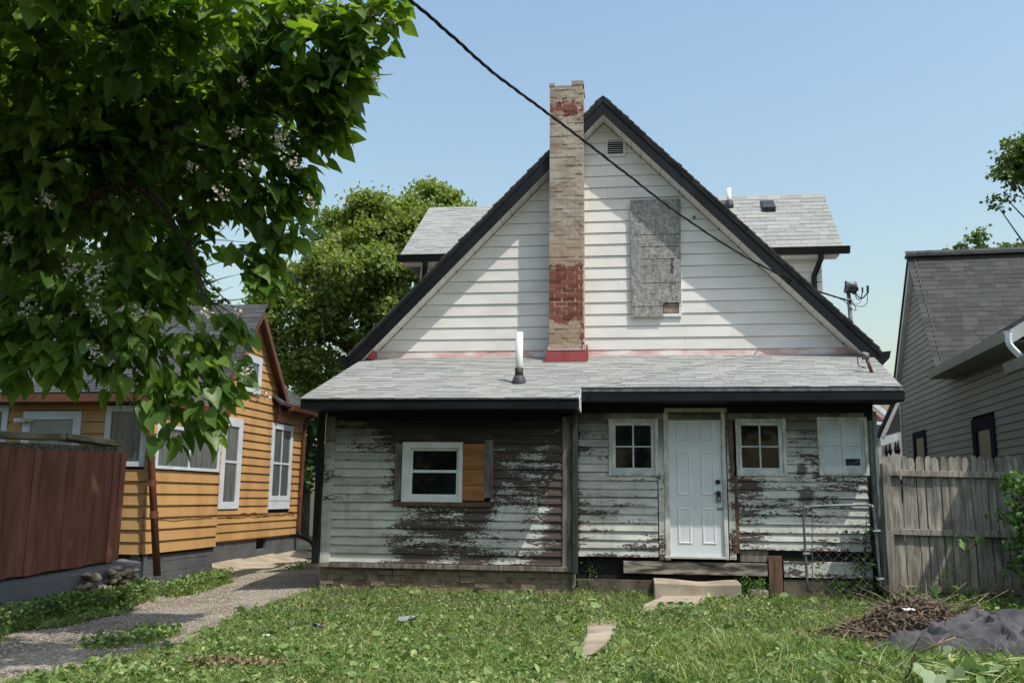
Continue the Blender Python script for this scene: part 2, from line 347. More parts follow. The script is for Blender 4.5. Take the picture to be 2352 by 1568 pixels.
# boards above the right windows
bx('header_board', OLDW, house, w2[0], w2[1]+.02, PV-.02, PV+.01, w2[3]+.003, 2.488)
bx('header_board', OLDW, house, w3[0], w3[1]+.06, PV-.022, PV+.01, w3[3]+.003, 2.488)
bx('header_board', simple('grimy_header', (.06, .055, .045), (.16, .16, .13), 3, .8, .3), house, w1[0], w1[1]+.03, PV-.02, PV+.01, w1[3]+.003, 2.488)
# door
D = pr(1537, 947, 1660, 1277)
door = MB().box(D[0], D[1], PV-.005, PV+.03, D[2], D[3]).build('door', DOORW, house)
dw = D[1]-D[0]; dh = D[3]-D[2]
for cx in (.275, .725):
    for (c, d) in ((.795, .925), (.43, .72), (.085, .36)) if False else ((.80, .93), (.415, .725), (.08, .335)):
        x0, x1, z0, z1 = D[0]+dw*(cx-.135), D[0]+dw*(cx+.135), D[2]+dh*c, D[2]+dh*d
        mb = MB(); v0 = PV-.005
        o = [(x0, z0), (x1, z0), (x1, z1), (x0, z1)]; i1 = [(x0+.02, z0+.02), (x1-.02, z0+.02), (x1-.02, z1-.02), (x0+.02, z1-.02)]; i2 = [(x0+.04, z0+.04), (x1-.04, z0+.04), (x1-.04, z1-.04), (x0+.04, z1-.04)]
        vs = [(x, v0-.0015, q) for x, q in o]+[(x, v0-.010, q) for x, q in i1]+[(x, v0-.003, q) for x, q in i2]
        fs = [(j, (j+1) % 4, (j+1) % 4+4, j+4) for j in range(4)]+[(j+4, (j+1) % 4+4, (j+1) % 4+8, j+8) for j in range(4)]+[(8, 9, 10, 11)]
        mb.add(vs, fs).build('door_panel', DOORW, door)
KNOB = simple('black_hardware', (.008, .008, .009), (.014, .014, .015), 9, .3, 0)
def disc(name, cx, cz, r, y0, y1, mat, parent, n=18):
    return MB().tube([(cx, y1, cz), (cx, (y0*2+y1)/3, cz), (cx, y0, cz)], [r, r*.95, r*.7], n).build(name, mat, parent, True)
ku, kz = M.at(1649, 1106, PV); disc('deadbolt', ku, kz, .033, PV-.04, PV-.005, KNOB, door)
ku, kz = M.at(1650, 1132, PV); kn = disc('knob', ku, kz, .036, PV-.035, PV-.005, KNOB, door)
MB().tube([(ku-.005, PV-.045, kz), (ku-.075, PV-.05, kz-.002)], .006, 6).build('lever', KNOB, door)
lb = bx('lock_box', KNOB, door, ku-.027, ku+.03, PV-.06, PV-.012, kz-.115, kz-.035, .008)
bx('keypad', simple('grey_plastic', (.25, .25, .25), (.33, .33, .33), 9, .5, 0), door, ku-.018, ku+.021, PV-.064, PV-.0605, kz-.105, kz-.055, .002)
MB().tube([(ku-.018, PV-.03, kz-.04), (ku-.018, PV-.03, kz+.0), (ku, PV-.03, kz+.02), (ku+.02, PV-.03, kz), (ku+.02, PV-.03, kz-.04)], .005, 6).build('shackle', METAL, door)
lu, lz = M.at(1652, 1168, PV); bx('latch', METAL, door, lu-.03, lu+.05, PV-.018, PV-.006, lz-.012, lz+.012, .002)
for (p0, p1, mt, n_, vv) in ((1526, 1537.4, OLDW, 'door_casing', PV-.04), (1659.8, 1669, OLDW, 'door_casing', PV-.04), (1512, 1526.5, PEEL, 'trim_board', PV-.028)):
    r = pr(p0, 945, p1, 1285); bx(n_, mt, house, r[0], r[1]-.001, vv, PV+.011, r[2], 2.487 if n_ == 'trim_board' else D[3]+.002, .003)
r = pr(1526, 936, 1669, 947); bx('door_casing', OLDW, house, r[0], r[1], PV-.042, PV+.011, D[3]+.003, D[3]+.06, .003)
r = pr(1527, 1276, 1669, 1282); bx('threshold', simple('aluminium_sill', (.45, .45, .42), (.6, .6, .56), 6, .4, .1, metal=.3), house, r[0], r[1], PV-.07, PV+.01, D[2]-.03, D[2]-.002, .004)
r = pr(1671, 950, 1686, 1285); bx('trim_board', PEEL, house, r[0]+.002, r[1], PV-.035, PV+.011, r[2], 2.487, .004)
r = pr(1671, 945, 1684, 1092)  # torn strip of bare wood over the trim
MB().prism([(r[0]+.006, 2.485), (r[1]-.006, 2.485), (r[1]+.002, 2.15), (r[1]-.01, 1.95), (r[1]+.006, 1.82), (r[0]+.045, 1.62), (r[0]+.03, 1.75), (r[0]+.012, 1.95)], PV-.045, PV-.0355).build('torn_board', BROWNW, house)
r = pr(1686, 1092, 1697, 1270); bx('bare_stud', BROWNW, house, r[0]+.001, r[1], PV-.02, PV+.011, r[2], r[3], .004)
for zz in (1.27, .82, .72): bx('hinge', RUST, house, r[0]-.03, r[0]+.02, PV-.052, PV-.037, zz, zz+.07, .003)
r = pr(1993, 945, 2012, 1285); bx('corner_board', OLDW, house, r[0]+.012, r[1]-.0, PV-.03, PV+.011, r[2], 2.487, .004)
# skirt below the porch
bx('skirt_void', DARK, house, -1.66, 2.34, PV+.06, PV+.1, -.2, .60)
r = pr(1432, 1290, 1762, 1319); bx('skirt_board', simple('dirty_skirt', (.045, .035, .028), (.30, .27, .22), 3, .85, .5, 30, .004, (1, 1, 5)), house, r[0], r[1], PV-.03, PV+.02, r[2], r[3], .005)
r = pr(1765, 1276, 1796, 1352); bx('porch_post', BROWNW, house, r[0], r[1], PV-.04, PV+.03, -.1, r[3], .004)
r = pr(1800, 1290, 2006, 1327); bx('skirt_board', PEEL, house, r[0], r[1], PV-.02, PV+.02, r[2], r[3], .005)
r = pr(1326, 1330, 1500, 1356); bx('skirt_board', simple('muddy_block', (.06, .05, .035), (.14, .12, .085), 4, .95, .5), house, r[0], r[1], PV-.02, PV+.03, -.1, r[3], .006)
r = pr(1700, 1264, 1765, 1290); bx('skirt_board', GREYW, house, r[0], r[1], PV+.0, PV+.03, r[2], r[3], .004)
r = pr(1800, 1332, 2006, 1352); bx('skirt_board', simple('mossy_board', (.07, .06, .04), (.15, .13, .09), 4, .95, .5), house, r[0], r[1], PV+.0, PV+.03, -.05, r[3], .004)
bx('wall', OLDW, house, 2.30, 2.33, PV+.011, 2.5, .1, 2.75)
bx('wall', DARK, house, -5.1, 2.25, 2.45, 2.49, .1, 3.7)
# ---- lean-to roof
ROOF = NT('grey_shingle'); _p = ROOF.pos(); _n = ROOF.noise(ROOF.pos(None, (1, 1, 1)), 160, 3)
_r = ROOF.rnd(); _c = ROOF.mix(_r, (.27, .278, .265), (.35, .358, .34)); _c = ROOF.mix(ROOF.ramp(_n, .3, .7), ROOF.mix(1., _c, (.8, .8, .8), 'MULTIPLY'), _c)
_c = ROOF.mix(ROOF.math('MULTIPLY', ROOF.ramp(ROOF.noise(_p, .9, 3), .45, .7), .2), _c, (.34, .33, .28))
ROOF.bump(_n, .4, .002); ROOFM = ROOF.done(_c, .88, 0, .3)
DRK = NT('charcoal_shingle'); _n = DRK.noise(DRK.pos(), 140, 3); _c = DRK.mix(DRK.rnd(), (.036, .038, .039), (.064, .067, .066)); DRK.bump(_n, .4, .002); DRKM = DRK.done(_c, .85, 0, .35)
def shingles(parent, mat, o, e1, e2, n, rowfn, nrows, expo, wr=(.15, .33), maxp=300, th=.011, order=1, name='shingle'):
    o, e1, e2, n = Vector(o), Vector(e1), Vector(e2), Vector(n)
    me = MB().hexa([(0, 0, 0), (1, 0, 0), (1, 1.25, -.3), (0, 1.25, -.3), (0, 0, 1), (1, 0, 1), (1, 1.25, 0), (0, 1.25, 0)]).mesh('shingle', mat)
    base = np.array([v.co[:] for v in me.vertices]); fq = np.array([p.vertices[:] for p in me.polygons]); cnt = 0; V = []; Fc = []
    rows = range(nrows) if order > 0 else range(nrows-1, -1, -1)
    for i in rows:
        x0, x1 = rowfn(i); x = x0-random.uniform(0, wr[0]*.5)
        while x < x1:
            w = random.uniform(*wr); a = max(x, x0); b = min(x+w, x1); x += w
            if b-a < .02: continue
            t = th*random.choice((.4, .55, .8, 1.0)); dz = random.uniform(-.003, .002)
            p = o+e1*a+e2*(i*expo+dz)
            A = Matrix((e1*(b-a-.004), e2*expo, n*t)).transposed().to_4x4(); A.translation = p
            if cnt < maxp: piece(name, me, A, parent)
            else:
                Q = base @ np.array(A.to_3x3()).T+np.array(p); Fc.append(fq+len(V)*8); V.append(Q)
            cnt += 1
    if V:
        q = npmesh(name+'_courses', np.concatenate(V), np.concatenate(Fc), mat, parent); q['kind'] = 'stuff'
sl = math.sqrt(1+RB*RB); e2 = Vector((0, 1/sl, RB/sl)); nn = Vector((0, -RB/sl, 1/sl))
roof = MB().hexa([(-5.34, -.66, rz(-.66)-.06), (-1.58, -.66, rz(-.66)-.06), (-1.58, 2.5, rz(2.5)-.06), (-5.40, 2.5, rz(2.5)-.06),
                  (-5.34, -.66, rz(-.66)), (-1.58, -.66, rz(-.66)), (-1.58, 2.5, rz(2.5)), (-5.40, 2.5, rz(2.5))]).build('lean_to_roof', DARK, house)
MB().hexa([(-1.58, -.10, rz(-.10)-.06), (2.67, -.10, rz(-.10)-.06), (3.0, 2.5, rz(2.5)-.06), (-1.58, 2.5, rz(2.5)-.06),
           (-1.58, -.10, rz(-.10)), (2.67, -.10, rz(-.10)), (3.0, 2.5, rz(2.5)), (-1.58, 2.5, rz(2.5))]).build('roof_deck', DARK, roof)
EXP = .135; nr = int((2.5+.69)*sl/EXP)+1
def rowf(i):
    v = -.69+i*EXP/sl; right = -1.565 if v < -.12 else 2.69+(v+.11)*.125
    return (-5.37-(v+.69)*.02, right)
shingles(roof, ROOFM, (0, -.69, rz(-.69)+.004), (1, 0, 0), e2, nn, rowf, nr, EXP)
# fascias / gutters
zf = rz(-.67)
fL = MB().box(-5.36, -1.57, -.685, -.66, zf-.145, zf-.018).build('fascia', TRIMB, house)
MB().box(-5.36, -1.57, -.70, -.655, zf-.018, zf-.004).build('drip_edge', METAL, fL)
MB().box(-5.34, -1.59, -.66, .0, zf-.145, zf-.13).build('soffit', BLACK, fL)
MB().hexa([(-1.59, -.66, zf-.145), (-1.565, -.66, zf-.145), (-1.565, -.08, zf-.145), (-1.59, -.08, zf-.145), (-1.59, -.66, zf-.02), (-1.565, -.66, zf-.02), (-1.565, -.08, rz(-.08)-.01), (-1.59, -.08, rz(-.08)-.01)]).build('rake_board', WHITE, fL)
MB().hexa([(-5.36, -.66, zf-.145), (-5.33, -.66, zf-.145), (-5.36, 2.4, 3.5), (-5.40, 2.4, 3.5), (-5.36, -.66, zf-.015), (-5.33, -.66, zf-.015), (-5.36, 2.4, rz(2.4)-.01), (-5.40, 2.4, rz(2.4)-.01)]).build('rake_board', TRIMB, fL)
zr_ = rz(-.11)
fR = MB().hexa([(-1.56, -.13, zr_-.175), (2.69, -.13, zr_-.165), (2.69, -.10, zr_-.165), (-1.56, -.10, zr_-.175), (-1.56, -.13, zr_-.045), (2.69, -.13, zr_-.045), (2.69, -.10, zr_-.045), (-1.56, -.10, zr_-.045)]).build('fascia', TRIMB, house)
MB().box(-1.555, 2.68, -.138, -.10, zr_-.044, zr_-.008).build('drip_edge', METAL, fR)
MB().box(-1.56, 2.68, -.10, PV+.0, zr_-.175, zr_-.16).build('soffit', BLACK, fR)
MB().box(-1.56, 2.30, PV-.03, PV+.01, 2.588, zr_-.178).build('frieze_board', BLACK, fR)
MB().hexa([(2.66, -.10, zr_-.19), (2.69, -.10, zr_-.19), (3.0, 2.45, 3.5), (2.97, 2.45, 3.5), (2.66, -.10, zr_-.045), (2.69, -.10, zr_-.045), (3.0, 2.45, rz(2.45)-.01), (2.97, 2.45, rz(2.45)-.01)]).build('rake_board', TRIMB, fR)
# downspouts
r = rect(722, 940, 735, 1298, -.06); dsp = bx('downspout', BLACK, house, -5.31, -5.215, -.1, -.02, .46, 2.56, .01)
bx('downspout', GUNM, house, *rect(1314, 940, 1327, 1320, -.08)[:2], -.1, -.04, rect(1314, 940, 1327, 1318, -.08)[2], 2.56, .01)
r = rect(2012, 940, 2020, 1330, PV-.05); bx('downspout', simple('blue_grey_pipe', (.12, .17, .18), (.2, .25, .26), 6, .45, .1), house, r[0]+.005, r[1]+.012, PV-.09, PV-.035, .2, 2.6, .01)
bx('corner_shadow_post', BLACK, house, 2.30+.001, 2.42, PV-.03, PV+.15, .1, 2.72)  # black strip standing in for the dark shadow at the porch corner
# ---- gable wall (v = 2.5), rake at v = 2.1
GV, RV = 2.5, 2.16
PKU, PKZ = -1.275, 8.20; EL, ER, EZ = -5.6, 3.06, 3.73
SLL = (PKZ-EZ)/(PKU-EL); SLR = (PKZ-EZ)/(ER-PKU)
BW = .31   # vertical height of the barge board
def rake(u): return PKZ-(PKU-u)*SLL if u < PKU else PKZ-(u-PKU)*SLR
gz0 = M.at(1400, 803, GV)[1]; gex = .2035; zi = gz0
gw = MB().prism([(EL+.3, 3.2), (ER-.3, 3.2), (ER-.3, rake(ER-.3)-BW), (PKU, PKZ-BW), (EL+.3, rake(EL+.3)-BW)], GV+.012, GV+.1).build('gable_wall', DARK, house)
i = 0
while zi < PKZ-BW-.05:
    zt = zi+gex*.972; off = BW+.02  # gap above each board shows the dark wall as a painted lap shadow
    uL0 = PKU-(PKZ-off-zi)/SLL; uR0 = PKU+(PKZ-off-zi)/SLR; uL1 = PKU-(PKZ-off-min(zt, PKZ-off-.01))/SLL; uR1 = PKU+(PKZ-off-min(zt, PKZ-off-.01))/SLR
    zt = min(zt, PKZ-off-.01)
    cuts = [0, 1]
    if uR0-uL0 > 2.5: cuts = [0, .42, .42+(.25+.15*math.sin(i*2.3))*1.0, 1]
    for a, b in zip(cuts, cuts[1:]):
        mb = MB(); A0 = uL0+(uR0-uL0)*a; B0 = uL0+(uR0-uL0)*b-(.002 if b < 1 else 0)
        A1 = uL1 if a == 0 else A0; B1 = uR1 if b == 1 else B0
        w = random.uniform(-.0015, .0015)
        mb.hexa([(A0, GV-.02+w, zi), (B0, GV-.02+w, zi), (B0, GV+.01, zi), (A0, GV+.01, zi), (A1, GV-.004+w, zt), (B1, GV-.004+w, zt), (B1, GV+.01, zt), (A1, GV+.01, zt)]).build('board', SID, gw)
    zi += gex; i += 1
# flashing along the foot of the gable
fl = MB(); n = 40; rf = random.Random(3)
vs = []
for j in range(n+1):
    u = -5.28+j*(2.88+5.28)/n; q = rf.uniform(-.008, .008); vs += [(u, GV-.028+q, rz(GV)+.0), (u, GV-.006+q*.3, gz0+.006)]
fl.add(vs, [(2*j, 2*j+2, 2*j+3, 2*j+1) for j in range(n)]).build('flashing', PINKM, house)
# soffit panels of the rake + barge boards
for sgn, ue in ((-1, EL), (1, ER)):
    sl_ = SLL if sgn < 0 else SLR; L = abs(ue-PKU); npn = 27
    sof = MB().slab([(PKU, RV+.02, PKZ-BW+.012), (ue, RV+.02, rake(ue)-BW+.012), (ue, GV+.02, rake(ue)-BW+.012), (PKU, GV+.02, PKZ-BW+.012)], (0, 0, .02)).build('soffit', DARK, house)
    for j in range(npn):
        t0, t1 = j/npn, (j+1)/npn-.0012; a, b = PKU+sgn*L*t0, PKU+sgn*L*t1
        dd = random.uniform(0, .004)
        MB().slab([(a, RV+.012, rake(a)-BW-dd), (b, RV+.012, rake(b)-BW-dd), (b, GV-.001, rake(b)-BW-dd), (a, GV-.001, rake(a)-BW-dd)], (0, 0, .01)).build('soffit_panel', SID, sof)
        if j % 2: MB().box(b-.012, b+.012, GV-.035, GV-.02, rake(b)-BW-.02, rake(b)-BW-.002).build('nail_stain', RUST, sof)
    cuts = [0, .3, .66, 1] if sgn > 0 else [0, .52, 1]
    for c0, c1 in zip(cuts, cuts[1:]):
        a, b = PKU+sgn*L*c0, PKU+sgn*L*c1-(sgn*.002 if c1 < 1 else 0)
        v0 = RV-.012-.004*(c0 > 0)
        MB().slab([(a, v0, rake(a)-.01), (b, v0, rake(b)-.01), (b, v0, rake(b)-BW), (a, v0, rake(a)-BW)], (0, .024, 0)).build('barge_board', TRIMB, house)
        MB().slab([(a, v0-.012, rake(a)-.012), (b, v0-.012, rake(b)-.012), (b, v0-.012, rake(b)-.085), (a, v0-.012, rake(a)-.085)], (0, .011, 0)).build('rake_moulding', BLACK, house)
# main roof slabs, edge shingles, gutters
VB = 12.5
def mr(u): return rake(u)
SHED = simple('roof_edge', (.03, .027, .026), (.06, .05, .048), 9, .9, .4)
mroof = MB().slab([(PKU, RV-.02, PKZ+.0), (EL-.02, RV-.02, rake(EL-.02)), (EL-.02, VB, rake(EL-.02)), (PKU, VB, PKZ)], (0, 0, .03)).build('roof', ROOFM, house)
MB().slab([(PKU, RV-.02, PKZ+.001), (ER+.02, RV-.02, rake(ER+.02)), (ER+.02, VB, rake(ER+.02)), (PKU, VB, PKZ+.001)], (0, 0, .03)).build('roof', ROOFM, house)
for sgn, ue in ((-1, EL), (1, ER)):
    sl_ = SLL if sgn < 0 else SLR; L = math.hypot(abs(ue-PKU), PKZ-EZ); N_ = int(L/.14)
    d = Vector((ue-PKU, 0, EZ-PKZ)).normalized(); nrm = Vector((-d.z*sgn, 0, d.x*sgn))*1
    if nrm.z < 0: nrm = -nrm
    for j in range(N_):
        p = Vector((PKU, RV-.03-random.uniform(0, .02), PKZ+.012))+d*(j*.14)
        q = p+d*.175; t = .012+random.uniform(0, .016)*(j % 3 == 0)
        MB().slab([p, q+nrm*.0, q+nrm*(t+.012), p+nrm*.008], (0, .4, 0)).build('shingle', SHED, mroof)
for (a, b, sg) in ((EL-.16, EL+.01, -1), (ER-.01, ER+.16, 1)):
    z0 = EZ
    g = MB(); pr_ = [(b if sg < 0 else a, z0-.02), (a if sg < 0 else b, z0-.0), (a+.03 if sg < 0 else b-.03, z0-.12), (b if sg < 0 else a, z0-.26)]
    g.prism(pr_, RV-.01, VB).build('gutter', TRIMB, house)
bx('red_block', REDM, house, EL+.30, EL+.40, RV+.06, GV-.03, 3.68, 3.95, .003)
# ---- gable vent
r = rect(1391, 319, 1436, 361, GV); vt = frame('gable_vent', SID, house, r, .035, GV-.045, GV-.005)
bx('void', DARK, vt, r[0]+.03, r[1]-.03, GV-.019, GV-.012, r[2]+.03, r[3]-.03)
n = 7; hh = (r[3]-r[2]-.07)/n
for j in range(n):
    z0 = r[2]+.035+j*hh; s = .012 if j == 1 else 0
    MB().add([(r[0]+.035, GV-.043, z0), (r[1]-.035, GV-.043, z0), (r[1]-.035, GV-.021, z0+hh*.5), (r[0]+.035, GV-.021, z0+hh*.5), ((r[0]+r[1])/2, GV-.043, z0+s), ((r[0]+r[1])/2, GV-.021, z0+hh*.5+s)], [(0, 4, 5, 3), (4, 1, 2, 5)]).build('louvre', SID, vt)
# ---- boarded window
def osb():
    N = NT('weathered_board'); p = N.pos(house); sx = N.n('SeparateXYZ'); N.l(p, sx.inputs[0])
    v = N.n('TexVoronoi'); N.l(N.noise and N.pos(house, (14, 1, 22)), v.inputs['Vector']); v.inputs['Scale'].default_value = 1.6; v.inputs['Randomness'].default_value = 1
    vc = v.outputs['Color']; bw = N.n('RGBToBW'); N.l(vc, bw.inputs[0])
    n2 = N.noise(N.pos(house, (7, 1, 2.2)), 1.6, 6, .7, 1.2); n3 = N.noise(p, 30, 4, .7, .8)
    c = N.mix(bw.outputs[0], (.19, .18, .165), (.40, .385, .35)); c = N.mix(N.ramp(n2, .38, .6), N.mix(1., c, (.62, .66, .70), 'MULTIPLY'), c)
    c = N.mix(N.ramp(n3, .56, .66), c, (.42, .40, .37)); c = N.mix(N.ramp(n3, .40, .34), c, (.07, .065, .06))
    h = N.math('ADD', bw.outputs[0], N.math('MULTIPLY', n3, .8)); N.bump(h, .8, .006); return N.done(c, .88)
OSB = osb()
x0, zt = M.at(1448, 460, GV-.06); x1b, zbm = M.at(1567, 727, GV-.06); xt = M.at(1563, 459, GV-.06)[0]
nx, nz_ = M.at(1523, 695, GV-.06)
bw_ = bx('window', DARK, house, x0+.03, x1b-.01, GV-.03, GV-.022, zbm+.03, zt-.03)
frame('frame', WHITE, bw_, (x0+.02, x1b, zbm+.005, zt-.01), .05, GV-.05, GV-.021)
bx('hole_filling', simple('torn_insulation', (.16, .10, .07), (.36, .27, .22), 7, .9, .5), bw_, nx+.01, x1b-.05, GV-.04, GV-.031, zbm+.06, nz_-.01)
bo = MB().prism([(x0, zbm), (nx, zbm), (nx, nz_), (x1b-.012, nz_), (xt, zt), (x0, zt)], GV-.075, GV-.051).build('plywood_board', OSB, house)
LINE = simple('pencil_line', (.02, .02, .02), (.04, .04, .04), 30, .9, 0)
for (py, xa, xb) in ((596, 1465, 1561), (626, 1473, 1562), (659, 1492, 1563), (540, 1453, 1561)) if False else ((540, 1456, 1561), (567, 1468, 1562), (595, 1480, 1563), (650, 1475, 1564), (704, 1452, 1566)):
    a, zz = M.at(xa, py, GV-.076); b, _ = M.at(xb, py, GV-.076)
    MB().box(a, b, GV-.0765, GV-.0755, zz-.005, zz+.004).build('printed_line', LINE, bo)
for (px, py) in ((1470, 504), (1469, 509)):
    a, zz = M.at(px, py, GV-.076); MB().box(a-.014, a+.014, GV-.078, GV-.075, zz-.009, zz+.009).build('hole', DARK, bo)
a, zz = M.at(1541, 622, GV-.08)
def text(name, body, size, mat, parent, loc, rot, sx=1.):
    c = bpy.data.curves.new(name, 'FONT'); c.body = body; c.size = size; c.extrude = .0006; c.align_x = 'LEFT'; c.align_y = 'CENTER'; c.materials.append(mat); c.space_character = 1.15; c.offset = .004
    t = bpy.data.objects.new('t', c); link(t); bpy.context.view_layer.update(); me = bpy.data.meshes.new_from_object(t.evaluated_get(bpy.context.evaluated_depsgraph_get())); bpy.data.objects.remove(t)
    o = link(bpy.data.objects.new(name, me), parent); o.matrix_local = Matrix.Translation(loc) @ rot @ Matrix.Diagonal((sx, 1, 1, 1)); return o
RT = Matrix.Rotation(math.pi/2, 4, 'X') @ Matrix.Rotation(-math.pi/2, 4, 'Z')
a, zz = M.at(1543, 592, GV-.08)
text('lettering', 'TruFlor', .085, LINE, bo, (a, GV-.0765, zz), RT, .9)
a, zz = M.at(1541, 645, GV-.08); text('lettering', 'PS 2-10', .05, simple('faded_ink', (.10, .10, .10), (.16, .16, .15), 30, .9, 0), bo, (a, GV-.0765, zz), RT)
a, zz = M.at(1595, 500, GV-.02); MB().tube([(a-.03, GV-.022, zz+.02), (a+.012, GV-.024, zz+.015), (a-.005, GV-.024, zz-.02)], .012, 5).build('hole', DARK, gw)
# ---- chimney
CV = 2.06; cu0, cu1 = M.at(1262, 500, 2.06)[0], M.at(1341, 500, 2.06)[0]; cz0, cz1 = 3.60, M.at(1300, 203, CV)[1]
def chim():
    N = NT('parged_brick'); p = N.pos(house); sx = N.n('SeparateXYZ'); N.l(p, sx.inputs[0]); z = sx.outputs[2]; u = sx.outputs[0]
    n = N.noise(p, 3.2, 5, .65); n2 = N.noise(p, 9, 5, .65)
    def band(a, b, s): return N.math('MULTIPLY', N.ramp(z, a-s, a+s), N.math('SUBTRACT', 1., N.ramp(z, b-s, b+s)))
    n = N.math('SUBTRACT', N.math('MULTIPLY', n, 1.7), .35); zA = M.at(1300, 727, CV)[1]; zB = M.at(1300, 612, CV)[1]; zC = M.at(1300, 275, CV)[1]; zD = M.at(1300, 232, CV)[1]; zE = M.at(1300, 802, CV)[1]
    b = N.math('MULTIPLY', band(zA, zB, .22), .42); b = N.math('MAXIMUM', b, N.math('MULTIPLY', band(zC, zD, .2), .30))
    b = N.math('MAXIMUM', b, N.math('MULTIPLY', band(3.0, zE-.02, .05), .5)); b = N.math('MAXIMUM', b, N.math('MULTIPLY', N.math('MULTIPLY', N.ramp(u, -1.72, -1.66), band(zE, zA, .1)), .25))
    b = N.math('MAXIMUM', b, N.math('MULTIPLY', band(zC-1.9, zC-.9, .4), .045))
    k = N.ramp(N.math('ADD', N.math('ADD', N.math('MULTIPLY', n, .5), N.math('MULTIPLY', N.math('ADD', n2, N.math('MULTIPLY', N.rnd(), .24)), .5)), b), .735, .76)
    red = N.mix(N.ramp(N.math('ADD', N.math('MULTIPLY', N.rnd(), .6), N.math('MULTIPLY', n2, .6)), .3, .8), (.12, .036, .026), (.215, .075, .052))
    q = N.noise(N.pos(house, (1, 1, 2)), 2.0, 5, .6, .5)
    par = N.mix(N.ramp(q, .35, .65), (.25, .195, .145), (.42, .365, .30)); par = N.mix(N.math('MULTIPLY', N.rnd(), .2), par, (.20, .16, .12)); par = N.mix(N.ramp(z, zB-.3, zB-1.2), par, (.36, .26, .18)) if False else par
    par = N.mix(N.math('MULTIPLY', N.math('SUBTRACT', 1., N.ramp(z, zB, zB+1.0)), .6), par, (.34, .24, .165))
    par = N.mix(N.ramp(N.noise(N.pos(house, (1, 1, 3)), 14, 5, .7), .60, .70), par, (.17, .14, .11))
    N.bump(N.math('ADD', N.math('MULTIPLY', n2, 1.), N.math('ADD', N.math('MULTIPLY', N.noise(p, 45, 5, .7), .4), N.math('MULTIPLY', k, -.35))), .9, .012)
    return N.done(N.mix(k, par, red), .92, 0, .2)
CHM = chim()
def plain_par():
    return simple('beige_mortar', (.30, .25, .185), (.43, .385, .31), 5, .95, .8, 30, .01, ref=house)
PAR = plain_par()
zRA, zRB = M.at(1300, 735, CV)[1], M.at(1300, 600, CV)[1]; ch = bx('chimney', PAR, house, cu0+.006, cu1-.004, CV+.006, GV+.35, cz0, cz1-.03)
bme = MB().box(0, 1, 0, 1, 0, 1); bme = bme.mesh('brick', CHM)
z = cz0; k = 0; crs = .0762
while z < cz1-.02:
    u = cu0; Ls = [.215, .215, .145] if k % 2 else [.1, .215, .215, .05] if False else ([.2, .2, .165] if k % 2 else [.095, .2, .2, .06])
    for L in Ls:
        b = min(u+L, cu1)
        if b-u > .02: piece('brick', bme, Matrix.Translation((u, CV+random.uniform(-.006, .006), z+random.uniform(-.001, .001))) @ Matrix.Rotation(random.uniform(-.008, .008), 4, 'Y') @ Matrix.Diagonal((b-u-(.012 if zRA < z < zRB else .002), .1, crs-(.012 if zRA < z < zRB else random.uniform(.000, .003)), 1)), ch)
        u += L+.0035
    z += crs; k += 1
for (a, b) in ((cu0-.01, cu0+.085), (cu1-.20, cu1+.008)):
    hh = .05 if a < -2 else .075
    piece('brick', bme, Matrix.Translation((a, CV-.01, z+.002)) @ Matrix.Rotation(random.uniform(-.03, .03), 4, 'Y') @ Matrix.Diagonal((b-a, .2, hh, 1)), ch)
    piece('brick', bme, Matrix.Translation((a, CV+.35, z+.002)) @ Matrix.Diagonal((b-a, .2, .065, 1)), ch)
a = cu0-.06; b = cu1+.03; zf0 = rz(CV-.02)
fb = MB(); fb.box(a, b, CV-.035, CV-.01, zf0-.0, zf0+.19); fb.box(a-.03, b+.02, CV-.12, CV-.035, zf0-.02, zf0+.012)
fb.prism([(b-.005, zf0), (b+.035, zf0+.05), (b+.02, zf0+.28), (b-.005, zf0+.28)], CV-.03, GV-.05)
fb.build('chimney_flashing', REDM, ch)
mb = MB(); mb.box(a+.06, b-.05, CV-.045, CV-.012, zf0+.191, zf0+.199); mb.box(a+.05, a+.058, CV-.045, CV-.012, zf0+.19, zf0+.25); mb.box(b-.05, b-.042, CV-.045, CV-.012, zf0+.19, zf0+.28); mb.build('flashing_edge', WHITE, ch)
